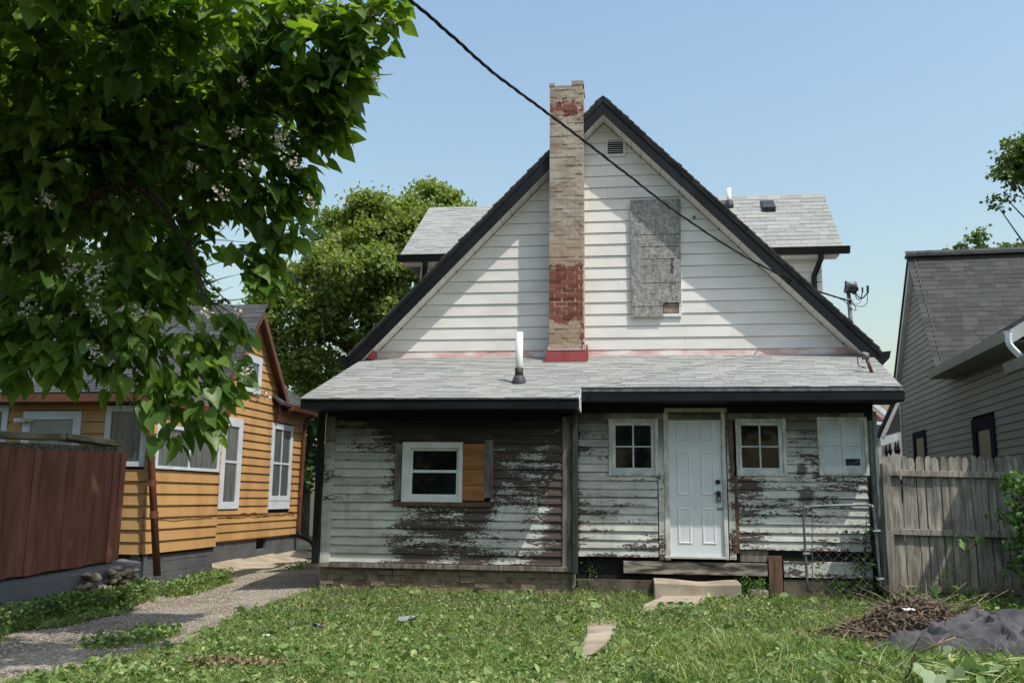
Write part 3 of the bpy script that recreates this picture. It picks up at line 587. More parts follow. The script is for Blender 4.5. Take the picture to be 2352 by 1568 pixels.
# ---- dormers
def dormer(ue, ze, vr, zr2, ve, sgn, wallu, vk=None):
    b = (zr2-ze)/(vr-ve); s2 = math.hypot(1, b); zin = ze
    uin = PKU+sgn*.2; th = .05
    d = MB().hexa([(min(ue, uin), ve, ze-th), (max(ue, uin), ve, ze-th), (max(ue, uin), vr, zr2-th), (min(ue, uin), vr, zr2-th), (min(ue, uin), ve, ze), (max(ue, uin), ve, ze), (max(ue, uin), vr, zr2), (min(ue, uin), vr, zr2)]).build('dormer', ROOFM, house)
    MB().hexa([(min(ue, uin), 2*vr-ve, ze-th), (max(ue, uin), 2*vr-ve, ze-th), (max(ue, uin), vr+.002, zr2-th), (min(ue, uin), vr+.002, zr2-th), (min(ue, uin), 2*vr-ve, ze), (max(ue, uin), 2*vr-ve, ze), (max(ue, uin), vr+.002, zr2), (min(ue, uin), vr+.002, zr2)]).build('dormer_roof', ROOFM, d)
    x0, x1 = (ue-.01, uin) if sgn < 0 else (uin, ue+.01)
    L = math.hypot(vr-ve, zr2-ze); n = int(L/.135)
    shingles(d, ROOFM, (0, ve-.02, ze+.004), (1, 0, 0), (0, 1/s2, b/s2), (0, -b/s2, 1/s2), lambda i: (x0, x1) if True else 0, n+1, L/n, (.15, .33), 290)
    g0, g1 = (ue-.05, uin) if sgn < 0 else (uin, ue+.12)
    MB().prism([(0, 0), (.11, 0), (.11, -.13), (.03, -.13)], 0, 1)
    mb = MB(); mb.add([(g0, ve-.12, ze+.0), (g1, ve-.12, ze+.0), (g1, ve-.085, ze-.13), (g0, ve-.085, ze-.13), (g0, ve-.0, ze+.0), (g1, ve-.0, ze+.0), (g1, ve-.0, ze-.13), (g0, ve-.0, ze-.13)],
                      [(0, 1, 2, 3), (4, 7, 6, 5), (0, 4, 5, 1), (3, 2, 6, 7), (0, 3, 7, 4), (1, 5, 6, 2)]).build('gutter', BLACK, d)
    s0, s1 = (ue+.04, uin) if sgn < 0 else (uin, ue-.06); sw = ve+.32
    mb = MB().box(s0, s1, ve+.001, sw, ze-.15, ze-.128).build('soffit', SID, d)
    q0, q1 = (wallu, uin) if sgn < 0 else (uin, wallu)
    dwl = bx('dormer_wall', SID, d, q0, q1, sw+.012, 2*vr-sw, ze-3.0, ze-.14)
    boards(d, clap_mesh(SID), q0, q1, ze-2.2, ze-.15, sw, .2, joint=0)
    du = wallu+(.09 if sgn < 0 else -.17)
    MB().tube([(du+.09, ve-.05, ze-.12), (du+.09, ve-.03, ze-.22), (du, sw-.08, ze-.50), (du, sw-.06, ze-.8), (du, sw-.06, ze-2.4)], [.055]*5, 8).build('downspout', BLACK, d)
    if sgn < 0: MB().add([(ue, ve, ze-.05), (ue, vr, zr2-.05), (ue, 2*vr-ve, ze-.05)], [(0, 1, 2)]).build('dormer_gable', SID, d)
    else: MB().add([(ue-.3, ve, ze-.05), (ue-.3, vr, zr2-.05), (ue-.3, 2*vr-ve, ze-.05)], [(0, 1, 2)]).build('dormer_gable', SID, d)
    return d
ve = 5.
ue, ze = M.at(920, 588, ve); vr, zr2 = M.atu(985, 483, ue); wl = M.at(966, 610, ve+.32)[0]
dL = dormer(ue, ze, vr, zr2, ve, -1, wl)
ue, ze = M.at(1935, 568, ve); vr, zr2 = M.atu(1895, 456, ue); wr_ = M.at(1887, 610, ve+.32)[0]
dR = dormer(ue, ze, vr, zr2, ve, 1, wr_)
# pipe and box vent on right dormer roof
b_ = (zr2-ze)/(vr-ve); a_ = ze-b_*ve
def boot(p, r, mat, parent): return MB().tube([(p[0], p[1], p[2]-.06), (p[0], p[1], p[2]+.03), (p[0], p[1], p[2]+.10), (p[0], p[1], p[2]+.13)], [r*2.0, r*1.75, r*1.45, r*1.15], 16).build('boot', mat, parent, True)
p = M.roof(1675, 474, a_, b_); q = M.at(1674, 433, p[1])
vp = MB().tube([(p[0], p[1], p[2]), (p[0], p[1], q[1])], .05, 16).build('vent_pipe', PVC, dR, True); boot(p, .055, RUBBER, dR)
p = M.roof(1767, 489, a_, b_)
bv = MB().hexa([(p[0]-.13, p[1]-.02, p[2]), (p[0]+.13, p[1]-.02, p[2]), (p[0]+.14, p[1]+.3, p[2]+.25), (p[0]-.14, p[1]+.3, p[2]+.25), (p[0]-.13, p[1]-.05, p[2]+.12), (p[0]+.13, p[1]-.05, p[2]+.12), (p[0]+.14, p[1]+.25, p[2]+.36), (p[0]-.14, p[1]+.25, p[2]+.36)]).build('roof_vent', simple('black_vent', (.02, .022, .026), (.035, .038, .045), 4, .4, 0), dR, bevel=.01)
# pipe on the lean-to roof
p = M.roof(1192, 880, RA, RB); q = M.at(1192, 763, p[1])
vp = MB().tube([(p[0], p[1], p[2]), (p[0], p[1], q[1])], .054, 20).build('vent_pipe', PVC, house, True)
b1 = boot((p[0], p[1], p[2]-.02), .06, RUBBER, vp)
MB().tube([(p[0], p[1], p[2]+.08), (p[0], p[1], p[2]+.22)], .06, 20).build('collar', simple('black_collar', (.012, .011, .010), (.04, .035, .028), 12, .6, .2), vp, True)
# rusty stub mast on lean-to roof
p = M.roof(2003, 857, RA, RB); q = M.at(1988, 815, p[1]+.05)
st = MB().tube([p, (q[0], p[1]+.05, q[1])], .026, 8).build('rusty_mast', RUST, house, True)
MB().tube([(q[0], p[1]+.05, q[1]-.06), (q[0]-.01, p[1]+.04, q[1]+.0), (q[0]-.05, p[1]+.02, q[1]+.03)], [.05, .06, .02], 10).build('cap', simple('dull_cap', (.10, .10, .10), (.18, .18, .17), 9, .6, .1), st, True)
MB().tube([(q[0]-.05, p[1], q[1]), (q[0]-.13, p[1], q[1]-.05), (q[0]-.12, p[1], q[1]-.16), (q[0]-.02, p[1], q[1]-.2)], .008, 5).build('wire', BLACK, st)
# ---- service mast
MV = 3.2; mu, mz = M.at(1948, 662, MV)
mast = MB().tube([(mu+.03, MV, rake(mu)-.3), (mu, MV, mz-.02)], .035, 12).build('service_mast', METAL, house, True)
INS = simple('blue_black_connector', (.008, .01, .022), (.02, .026, .05), 20, .35, 0)
MB().tube([(mu-.05, MV, mz-.08), (mu-.0, MV-.02, mz+.04), (mu+.09, MV-.02, mz+.04), (mu+.15, MV, mz-.03)], [.035, .075, .085, .03], 12).build('weatherhead', METAL, mast, True)
MB().tube([(mu+.05, MV-.05, mz-.09), (mu+.12, MV-.05, mz-.01)], [.05, .055], 10).build('weatherhead_mouth', DARK, mast)
def mp(x, y): u, z = M.at(x, y, MV-.04); return (u, MV-.04, z)
for (x, ya, yb) in ((1943, 646, 664), (1981, 660, 671), (1993, 656, 673)):
    MB().tube([mp(x, ya), mp(x, yb)], .021 if x != 1981 else .015, 8).build('connector', INS, mast)
def spline(pts, n=10):
    P = [Vector(q) for q in pts]; P = [P[0]*2-P[1]]+P+[P[-1]*2-P[-2]]; out = []
    for i in range(1, len(P)-2):
        for k in range(n):
            t = k/n; out.append(.5*((2*P[i])+(-P[i-1]+P[i+1])*t+(2*P[i-1]-5*P[i]+4*P[i+1]-P[i+2])*t*t+(-P[i-1]+3*P[i]-3*P[i+1]+P[i+2])*t**3))
    out.append(P[-2]); return out
for pts, r in (([(1962, 664), (1970, 680), (1980, 685), (1992, 673)], .011), ([(1962, 668), (1968, 686), (1976, 686), (1981, 671)], .008), ([(1992, 674), (1991, 695), (1980, 704), (1962, 700), (1945, 690)], .006),
               ([(1981, 672), (1977, 692), (1968, 698), (1960, 698)], .004), ([(1944, 664), (1952, 688), (1965, 706), (1964, 713), (1955, 708), (1938, 690), (1930, 687)], .007), ([(1947, 668), (1952, 685), (1962, 697)], .005)):
    MB().tube(spline([mp(*q) for q in pts], 6), r, 5).build('wire', BLACK if r > .0045 else METAL, mast, True)
MB().tube([mp(1942, 688), mp(1957, 689)], .022, 8).build('clamp', METAL, mast)
# ---- overhead cable (twisted)
cp = [(880, -30, 6.6), (940, 0, 6.9), (1040, 85, 7.4), (1130, 165, 8.0), (1230, 240, 8.8), (1330, 315, 9.7), (1450, 408, 10.8), (1560, 492, 12.), (1700, 583, 13.3), (1810, 640, 14.4), (1880, 669, 15.0)]
cpts = [dep(*q) for q in cp]+[Vector(M.w(*[mp(1944, 689)[i] for i in (0, 1, 2)]))]
sp = spline(cpts, 26); cab = None
for k in range(3):
    pts = []
    for i, q in enumerate(sp):
        t = (sp[min(i+1, len(sp)-1)]-sp[max(0, i-1)]).normalized(); a = t.cross(Vector((0, 0, 1))).normalized(); b = t.cross(a)
        ph = i*.38+k*2.094; pts.append(q+(a*math.cos(ph)+b*math.sin(ph))*(.0085))
    o = MB().tube(pts, .0085 if k else .006, 5).build('power_cable' if k == 0 else 'strand', BLACK, cab, True)
    if k == 0: cab = tag(o, 'twisted black overhead power cable running down to the metal mast on the right roof edge', 'power cable')
# ================================================================ GROUND
from mathutils import noise as mn
def inpoly(px, py, poly):
    px = np.asarray(px); py = np.asarray(py); c = np.zeros(px.shape, bool); n = len(poly); j = n-1
    for i in range(n):
        xi, yi = poly[i][:2]; xj, yj = poly[j][:2]
        q = ((yi > py) != (yj > py)) & (px < (xj-xi)*(py-yi)/((yj-yi)+1e-12)+xi); c ^= q; j = i
    return c
DRV = [gp(*q) for q in ((-200, 1640), (30, 1575), (150, 1545), (290, 1512), (420, 1482), (480, 1455), (520, 1425), (590, 1400), (640, 1385), (700, 1368))]+[Vector((-2.75, 14, 0)), Vector((-2.2, 17, 0)), Vector((-1.5, 30, 0)), Vector((-4.0, 30, 0)), Vector((-4.2, 21, 0)), Vector((-4.55, 17.5, 0)), gp(480, 1338), gp(340, 1365), gp(290, 1395), gp(150, 1425), gp(-200, 1480)]
DRVp = [(q.x, q.y) for q in DRV]
def vnoise(x, y, s, seed=0):
    out = 0; r = np.random.RandomState(seed)
    for k in range(5):
        a = r.uniform(0, 6.28); f = s*(1.0+k*.6); p1, p2 = r.uniform(0, 6.28, 2)
        out = out+np.sin(f*(x*math.cos(a)+y*math.sin(a))+p1+1.3*np.sin(f*.7*(y*math.cos(a)-x*math.sin(a))+p2))
    return out/5
def gz(x, y):
    x = np.asarray(x, float); y = np.asarray(y, float)
    z = .05+.06*np.clip((y-9)/3.5, 0, 1)+.02*vnoise(x, y, 1.5, 2)
    d = np.clip((-2.9-x)/1.5, 0, 1)
    z = z-.10*d*np.clip((y-8)/3, 0, 1)
    return z
def gzf(x, y): return float(gz(x, y))
xs = np.arange(-12, 12.01, .1); ys = np.arange(4.5, 26.01, .1); XX, YY = np.meshgrid(xs, ys)
ZZ = gz(XX, YY)+.006*vnoise(XX, YY, 9, 5); nx_ = len(xs)
cx_ = (XX[:-1, :-1]+.05); cy_ = YY[:-1, :-1]+.05
drv = inpoly(cx_+.05*vnoise(cx_, cy_, 6, 8), cy_+.05*vnoise(cx_, cy_, 7, 9), DRVp)
idx = np.arange(XX.size).reshape(XX.shape); quads = np.stack([idx[:-1, :-1], idx[:-1, 1:], idx[1:, 1:], idx[1:, :-1]], -1)
VV = np.stack([XX, YY, ZZ], -1).reshape(-1, 3)
def sub(mask, name, mat):
    f = quads[mask]; u, inv = np.unique(f, return_inverse=True); return npmesh(name, VV[u], inv.reshape(-1, 4), mat)
N = NT('lawn_soil'); p = N.pos(); N.bump(N.noise(p, 30, 6, .7), .7, .02)
LAWN = N.done(N.mix(N.ramp(N.noise(p, 3, 5), .4, .65), (.032, .028, .016), (.03, .042, .012)), .95)
N = NT('gravel_drive'); p = N.pos(); v = N.n('TexVoronoi'); N.l(p, v.inputs['Vector']); v.inputs['Scale'].default_value = 42
bwn = N.n('RGBToBW'); N.l(v.outputs['Color'], bwn.inputs[0]); c = N.mix(bwn.outputs[0], (.20, .17, .135), (.36, .315, .255)); c = N.mix(N.ramp(N.noise(p, 1.1, 6, .62), .42, .62), N.mix(1., c, (.55, .49, .42), 'MULTIPLY'), c)
c = N.mix(N.ramp(N.noise(p, 300, 2), .6, .7), c, (.5, .47, .42)); N.bump(N.math('ADD', v.outputs['Distance'], N.noise(p, 90, 4)), .8, .015); GRV = N.done(c, .95)
tag(sub(~drv, 'lawn', LAWN), kind='structure'); tag(sub(drv, 'driveway', GRV), kind='structure')
far = MB().add([(-600, -100, -.35), (600, -100, -.35), (600, 900, -.35), (-600, 900, -.35)], [(0, 1, 2, 3)]).build('ground', LAWN); tag(far, kind='structure')
# gravel stones
def rocks(n, fx, fy, s0, s1, name, mat, mask=None):
    X = rng.uniform(*fx, n); Y_ = rng.uniform(*fy, n); ok = inpoly(X, Y_, DRVp) if mask is None else mask(X, Y_); X, Y_ = X[ok], Y_[ok]; n = len(X)
    base = np.array([[1, 0, -.2], [-.4, .9, -.2], [-.5, -.8, -.2], [.1, 0, .8], [.6, .5, .3], [-.7, 0, .3]]); fc = np.array([[0, 4, 3], [4, 1, 3], [1, 5, 3], [5, 2, 3], [2, 0, 3], [0, 1, 4], [1, 2, 5]])
    a = rng.uniform(0, 6.28, n); s = rng.uniform(s0, s1, n)**1.0
    B = base[None]*s[:, None, None]*rng.uniform(.7, 1.3, (n, 6, 3)); c, s_ = np.cos(a)[:, None], np.sin(a)[:, None]
    V = np.stack([B[:, :, 0]*c-B[:, :, 1]*s_+X[:, None], B[:, :, 0]*s_+B[:, :, 1]*c+Y_[:, None], B[:, :, 2]*.7+gz(X, Y_)[:, None]+.004], -1)
    return npmesh(name, V.reshape(-1, 3), (fc[None]+np.arange(n)[:, None, None]*6).reshape(-1, 3), mat)
N = NT('stones'); STN = N.done(N.mix(N.rnd(), (.22, .19, .15), (.42, .375, .31)), .9)
tag(rocks(60000, (-6.5, -1.8), (6, 17), .003, .014, 'gravel', STN), 'loose pale gravel scattered over the driveway', None, None, 'stuff')
# concrete path slabs
CONC = simple('old_concrete', (.26, .215, .16), (.38, .325, .25), 3, .93, .5, 60, .006)
path = thing('path', None, None, loc=(0, 0, 0), kind='structure')
for q in ([(1502, 1360), (1700, 1358), (1640, 1370), (1600, 1385), (1470, 1398), (1465, 1390), (1520, 1368)], [(1350, 1432), (1418, 1430), (1412, 1455), (1388, 1482), (1350, 1508), (1312, 1512), (1330, 1490), (1348, 1460)], [(1280, 1560), (1300, 1552), (1310, 1600), (1260, 1600)]):
    pts = [gp(x, y, .13 if y < 1400 else .07) for x, y in q]; pts = [Vector((a.x, a.y, gzf(a.x, a.y)+.012)) for a in pts]
    MB().slab(pts, (0, 0, .02)).build('slab', CONC, path)
pathpolys = [[(q.x, q.y) for q in [gp(x, y, .1) for x, y in pp]] for pp in ([(1475, 1398), (1470, 1388), (1530, 1366), (1690, 1358), (1640, 1372), (1600, 1386)], [(1352, 1434), (1416, 1432), (1410, 1455), (1386, 1482), (1350, 1506), (1314, 1512), (1330, 1490), (1348, 1460)], [(1282, 1560), (1300, 1555), (1310, 1600), (1262, 1600)])]
# concrete step
a, z1s = M.at(1502, 1335, .05); b, _ = M.at(1701, 1335, .05); zt_ = M.at(1600, 1338, .0)[1]; zb_ = M.at(1600, 1360, 0)[1]
mb = MB(); n = 10; vs = []
for j in range(n+1):
    t = j/n; u = a+(b-a)*t; sag = -.035*math.exp(-((t-.55)/.25)**2)
    vs += [(u, 0, -.2), (u, 0, zt_+sag*.5-.01), (u, .04, zt_+sag+.005), (u, .42, zt_+sag+.02), (u, .42, -.2)]
fs = [(j*5+k, (j+1)*5+k, (j+1)*5+(k+1) % 5, j*5+(k+1) % 5) for j in range(n) for k in range(5)]+[tuple(range(5)), tuple(range(n*5+4, n*5-1, -1))]
stp = mb.add(vs, fs).build('concrete_step', CONC, None, bevel=.012); stp.location = Vector(M.o); stp.rotation_euler = (0, 0, -a7)
tag(stp, 'worn concrete doorstep with a hollow dip below the white back door', 'doorstep')
bl = bx('concrete_block', CONC, None, *M.at(2010/1, 1340, .1)[:1], 0, 0, 0, 0, 0) if False else None
# ================================================================ GRASS
def gcol(name, a, b, c, tr=.35):
    N = NT(name); r = N.rnd(); p = N.pos(); n = N.noise(p, 1.3, 4); n2 = N.noise(p, 9, 3)
    col = N.mix(N.ramp(r, 0, .8), a, b); col = N.mix(N.ramp(r, .86, .9), col, c); col = N.mix(N.math('MULTIPLY', N.ramp(n, .45, .62), .55), col, N.mix(1., col, (.62, .8, .55), 'MULTIPLY'))
    col = N.mix(N.math('MULTIPLY', N.ramp(n2, .55, .68), .35), col, (.26, .25, .09))
    N.done(col, .6, 0, .3); t = N.n('BsdfTranslucent'); N.l(N.mix(1., col, (1.3, 1.35, .6), 'MULTIPLY'), t.inputs[0]); m = N.n('MixShader'); m.inputs[0].default_value = tr
    N.l(N.b.outputs[0], m.inputs[1]); N.l(t.outputs[0], m.inputs[2]); N.l(m.outputs[0], N.out.inputs[0]); return N.m
GR = gcol('grass', (.05, .12, .022), (.27, .35, .09), (.55, .50, .28), .28)
WD = gcol('weed_leaf', (.065, .135, .035), (.22, .32, .10), (.40, .44, .19), .28)
def lawn_ok(X, Y_, drive=False, dens=None):
    ok = ~inpoly(X+.06*vnoise(X, Y_, 5, 21), Y_+.06*vnoise(X, Y_, 5, 22), DRVp)
    for pp in pathpolys: ok &= ~inpoly(X+.03*vnoise(X, Y_, 14, 31), Y_+.03*vnoise(X, Y_, 14, 32), pp)
    D_ = (X-M.o[0])*M.V[0]+(Y_-M.o[1])*M.V[1]; U_ = (X-M.o[0])*M.U[0]+(Y_-M.o[1])*M.U[1]
    ok &= ~((D_ > np.where(U_ < -1.7, -.02, .38)) & (U_ > -5.25) & (U_ < 2.4)); ok &= ~((D_ > -.05) & (D_ < .5) & (U_ > a-.02) & (U_ < b+.02))
    return ok
def persp_sample(n, y0=6.0, y1=14.5, xl=-6.2, xr=7.2):
    yy = 1/rng.uniform(1/y1, 1/y0, n); xx = rng.uniform(-.66, .66, n)*yy; return xx, yy
def blades(X, Y_, h0, h1, w, mat, name, lean=.5):
    n = len(X); h = rng.uniform(h0, h1, n)*(1+.45*vnoise(X, Y_, 2.2, 41))*(1+.7*vnoise(X, Y_, 17, 43)); az = rng.uniform(0, 6.28, n); ln = rng.uniform(.05, lean, n)*h*1.6; fa = rng.uniform(0, 6.28, n)
    wx, wy = np.cos(fa)*w/2*rng.uniform(.6, 1.5, n), np.sin(fa)*w/2; dx, dy = np.cos(az)*ln, np.sin(az)*ln; z = gz(X, Y_)-.004
    P = lambda x, y, q: np.stack([x, y, q], -1)
    V = np.stack([P(X-wx, Y_-wy, z), P(X+wx, Y_+wy, z), P(X+dx*.4+wx*.8, Y_+dy*.4+wy*.8, z+h*.6), P(X+dx*.4-wx*.8, Y_+dy*.4-wy*.8, z+h*.6), P(X+dx+wx*.1, Y_+dy+wy*.1, z+h*.92), P(X+dx-wx*.1, Y_+dy-wy*.1, z+h*.92)], 1)
    f = np.array([[0, 1, 2, 3], [3, 2, 4, 5]]); return npmesh(name, V.reshape(-1, 3), (f[None]+np.arange(n)[:, None, None]*6).reshape(-1, 4), mat)
X, Y_ = persp_sample(270000); ok = lawn_ok(X, Y_) & (rng.uniform(0, 1, len(X)) < .82+.5*vnoise(X, Y_, 2.6, 51)); X, Y_ = X[ok], Y_[ok]
g1 = tag(blades(X, Y_, .03, .085, .006, GR, 'grass', 1.2), 'rough sunlit grass covering the back yard', None, None, 'stuff')
def leaves_flat(X, Y_, s0, s1, mat, name, hz=(.01, .07), tilt=.7, zf=gz, shape=None, parent=None, ups=None):
    n = len(X); base = np.array([[0, 0, 0], [.38, .45, .10], [.34, .85, .08], [0, 1.15, -.06], [-.34, .85, .08], [-.38, .45, .10], [0, .55, -.02]]) if shape is None else shape
    fc = np.array([[0, 1, 2, 6], [6, 2, 3, 4], [0, 6, 4, 5]]); s = rng.uniform(s0, s1, n)
    az = rng.uniform(0, 6.28, n); ti = rng.normal(0, tilt, n); ro = rng.normal(0, tilt, n)
    B = base[None]*s[:, None, None]; ct, st_ = np.cos(ti)[:, None], np.sin(ti)[:, None]; cr, sr = np.cos(ro)[:, None], np.sin(ro)[:, None]; ca, sa_ = np.cos(az)[:, None], np.sin(az)[:, None]
    x, y, z = B[..., 0], B[..., 1], B[..., 2]; y, z = y*ct-z*st_, y*st_+z*ct; x, z = x*cr+z*sr, -x*sr+z*cr; x, y = x*ca-y*sa_, x*sa_+y*ca
    zz = zf(X, Y_)+rng.uniform(*hz, n) if ups is None else ups
    V = np.stack([x+X[:, None], y+Y_[:, None], z+zz[:, None]], -1)
    return npmesh(name, V.reshape(-1, 3), (fc[None]+np.arange(n)[:, None, None]*7).reshape(-1, 4), mat, parent)
X, Y_ = persp_sample(75000); ok = lawn_ok(X, Y_) & (rng.uniform(-1, 1, len(X)) < .15+1.6*vnoise(X, Y_, 1.3, 61)+.25*(X > .8)+.25*(Y_ < 8)); X, Y_ = X[ok], Y_[ok]
tag(leaves_flat(X, Y_, .015, .04, WD, 'clover'), 'low clover and broadleaf weeds growing through the lawn', None, None, 'stuff')
X, Y_ = persp_sample(2600); ok = lawn_ok(X, Y_) & (rng.uniform(-1, 1, len(X)) < .2+1.2*vnoise(X, Y_, .9, 71)+.3*(X > .5)); X, Y_ = X[ok], Y_[ok]
tag(leaves_flat(X, Y_, .05, .12, WD, 'broadleaf_weeds', (.01, .08), .5), 'scattered larger weed leaves lying in the lawn', None, None, 'stuff')
# cut straw and twigs
DRY = simple('dry_straw', (.30, .27, .14), (.46, .42, .26), 5, .8, 0)
X, Y_ = persp_sample(5200); ok = lawn_ok(X, Y_); X, Y_ = X[ok], Y_[ok]; n = len(X); A_ = rng.uniform(0, 6.28, n); L_ = rng.uniform(.03, .14, n); z = gz(X, Y_)+rng.uniform(.02, .06, n); w_ = .0025
V = np.stack([np.stack([X-np.sin(A_)*w_, Y_+np.cos(A_)*w_, z], -1), np.stack([X+np.sin(A_)*w_, Y_-np.cos(A_)*w_, z], -1), np.stack([X+np.cos(A_)*L_, Y_+np.sin(A_)*L_, z+rng.uniform(-.02, .04, n)], -1)], 1)
tag(npmesh('straw', V.reshape(-1, 3), np.arange(3*n).reshape(-1, 3), DRY), 'dry cut grass stems strewn over the lawn', None, None, 'stuff')
# strip of grass on the drive + verge weeds
def patch_grass(poly, n, h0, h1, name, label, mat=GR, w=.007, leaf=0):
    P = [gp(*q) for q in poly]; pl = [(q.x, q.y) for q in P]; x0, x1 = min(q[0] for q in pl), max(q[0] for q in pl); y0, y1 = min(q[1] for q in pl), max(q[1] for q in pl)
    X = rng.uniform(x0, x1, n*4); Y_ = rng.uniform(y0, y1, n*4); ok = inpoly(X+.16*vnoise(X, Y_, 5, 3)+rng.normal(0, .05, n*4), Y_+.22*vnoise(X, Y_, 5, 4)+rng.normal(0, .08, n*4), pl) & (rng.uniform(-1, 1, n*4) < .1+1.5*vnoise(X, Y_, 5, 77)); X, Y_ = X[ok][:n], Y_[ok][:n]
    o = tag(blades(X, Y_, h0, h1, w, mat, name, 1.1), label, None, None, 'stuff')
    if leaf:
        k = rng.integers(0, len(X), leaf); q = tag(leaves_flat(X[k], Y_[k], .02, .055, WD, name+'_weeds', (.01, h1*1.6)), label.replace('grass', 'weeds'), None, None, 'stuff')
    return o
patch_grass([(190, 1478), (330, 1445), (420, 1440), (400, 1458), (300, 1475), (200, 1492)], 5000, .02, .06, 'verge_grass', 'strip of short grass growing down the middle of the gravel drive', GR, .006, 600)
patch_grass([(380, 1358), (500, 1326), (530, 1334), (470, 1347), (390, 1366)], 3500, .05, .14, 'verge_grass', 'unmown grass along the grey foundation of the orange house', GR, .008, 1500)
patch_grass([(-40, 1500), (0, 1440), (120, 1404), (330, 1364), (340, 1374), (250, 1388), (120, 1412), (20, 1440)], 6000, .05, .16, 'verge_grass', 'shaded grass at the foot of the brown board fence', GR, .008, 4500)
patch_grass([(1320, 1345), (1500, 1348), (1500, 1362), (1320, 1366)], 2500, .04, .10, 'verge_grass', 'longer grass tufts against the porch skirting', GR, .008, 600)
patch_grass([(1705, 1345), (2030, 1350), (2045, 1378), (1705, 1368)], 5000, .03, .10, 'verge_grass', 'grass and vine tufts at the foot of the chain link gate', GR, .008, 1800)
patch_grass([(2050, 1372), (2350, 1385), (2352, 1440), (2060, 1410)], 6000, .03, .12, 'verge_grass', 'tall grass along the foot of the grey picket fence', GR, .008, 1800)
# ================================================================ ORANGE HOUSE (left)
oh = thing('house', 'orange clapboard house with dark shingle roofs and white windows beside the gravel drive', 'house', Y)
ORG = simple('orange_siding', (.41, .23, .085), (.54, .31, .12), 1.6, .7, .25, 20, .004, (1, 1, .45), rv=.07)
BRN = simple('brown_trim', (.11, .04, .022), (.16, .06, .034), 2, .5, .15, 12)
CBK = simple('grey_block', (.085, .09, .095), (.12, .125, .13), 2.5, .85, .4, 30, .006)
BLUW = simple('white_window_trim', (.58, .64, .68), (.68, .74, .78), 3, .45, .05)
CURG = simple('curtained_glass', (.07, .08, .085), (.15, .165, .17), 3, .12, .05, stretch=(9, 9, .6))
om = clap_mesh(ORG, .026, .965)
ybot = .505; yex = .178
wr0 = bx('wall', DARK, oh, -6, -.012, .012, .15, ybot-.05, 2.8)
w2y = Y.at(52, 1000, 0)[0], Y.at(186, 1000, 0)[0]; w3y = Y.at(242, 1000, 0)[0], -.04; w1y = Y.at(-60, 1000, 0)[0], Y.at(17, 1000, 0)[0]
zt2 = Y.at(120, 944, 0)[1]; zt1 = Y.at(10, 930, 0)[1]; zt3 = Y.at(290, 931, 0)[1]; zb3 = Y.at(290, 1071, 0)[1]
boards(wr0, om, -6, 0, ybot, 2.74, 0, yex, [(w2y[0], w2y[1], 1.0, zt2), (w1y[0], w1y[1], 1.0, zt1), (w3y[0], w3y[1], zb3, zt3)], wob=.001, joint=.1)
def win(parent, x0, x1, z0, z1, y, mat, pane, cas=.09, mull=0, mid=None, axis='x', dep_=.035):
    """window on a wall along x (axis x, facing -y) or along y (axis y, facing +x); y is the wall plane"""
    def B(a, b, d0, d1, c, d): return (a, b, y-d1, y-d0, c, d) if axis == 'x' else ((y+d0, y+d1, a, b, c, d) if axis == 'y' else (y-d1, y-d0, a, b, c, d))
    w = MB().box(*B(x0+.02, x1-.02, .0, .006, z0+.02, z1-.02)).build('window', mat, parent)
    f = MB(); f.box(*B(x0, x0+cas, -.01, dep_, z0, z1)); f.box(*B(x1-cas, x1, -.01, dep_, z0, z1)); f.box(*B(x0+cas, x1-cas, -.01, dep_+.001, z0, z0+cas*.8)); f.box(*B(x0+cas, x1-cas, -.01, dep_+.001, z1-cas, z1)); f.build('casing', mat, w, bevel=.003)
    xs_ = [x0+cas]+[x0+cas+(x1-x0-2*cas)*(i+1)/(mull+1) for i in range(mull)]+[x1-cas]; zs_ = [z0+cas*.8]+([mid] if mid else [])+[z1-cas]
    s = MB()
    for xx in xs_[1:-1]: s.box(*B(xx-.018, xx+.018, .007, .024, zs_[0], zs_[-1]))
    if mid: s.box(*B(xs_[0], xs_[-1], .007, .025, mid-.022, mid+.022))
    if s.v: s.build('sash_bar', mat, w)
    for a, b in zip(xs_, xs_[1:]):
        for c, d in zip(zs_, zs_[1:]): MB().box(*B(a, b, .007, .012, c, d)).build('pane', pane, w)
    return w
BLIND = simple('cream_blind', (.30, .31, .26), (.36, .37, .31), 4, .7, .1)
win(oh, w2y[0], w2y[1], 1.0, zt2, 0, BLUW, BLIND, .13); win(oh, w1y[0], w1y[1], 1.0, zt1, 0, BLUW, CURG, .1); win(oh, w3y[0], w3y[1], zb3, zt3, 0, BLUW, CURG, .09)
cu, cz = Y.at(48, 965, -.1); sc_ = MB().tube([(cu-.09, -.12, cz), (cu+.07, -.10, cz+.0)], .04, 10).build('security_camera', WHITE, oh, True); MB().tube([(cu+.06, -.1, cz), (cu+.14, -.01, cz)], .02, 6).build('bracket', WHITE, sc_)
# side wall 1 (x = 0, y 0..2.3)
ws1 = bx('wall', DARK, oh, -.15, -.012, .013, 2.28, ybot-.04, 2.8)
a, zt = Y.atu(360, 975, 0); b, zb_ = Y.atu(499, 1083, 0); zbb = Y.atu(430, 1080, 0)[1]
boards(ws1, om, 0, 2.28, ybot, 2.74, 0, yex, [(a, b, zbb, 2.45)], wob=.001, joint=0, side=1)
win(oh, a, b, zbb, 2.45, 0, BLUW, CURG, .06, 1, None, 'y')
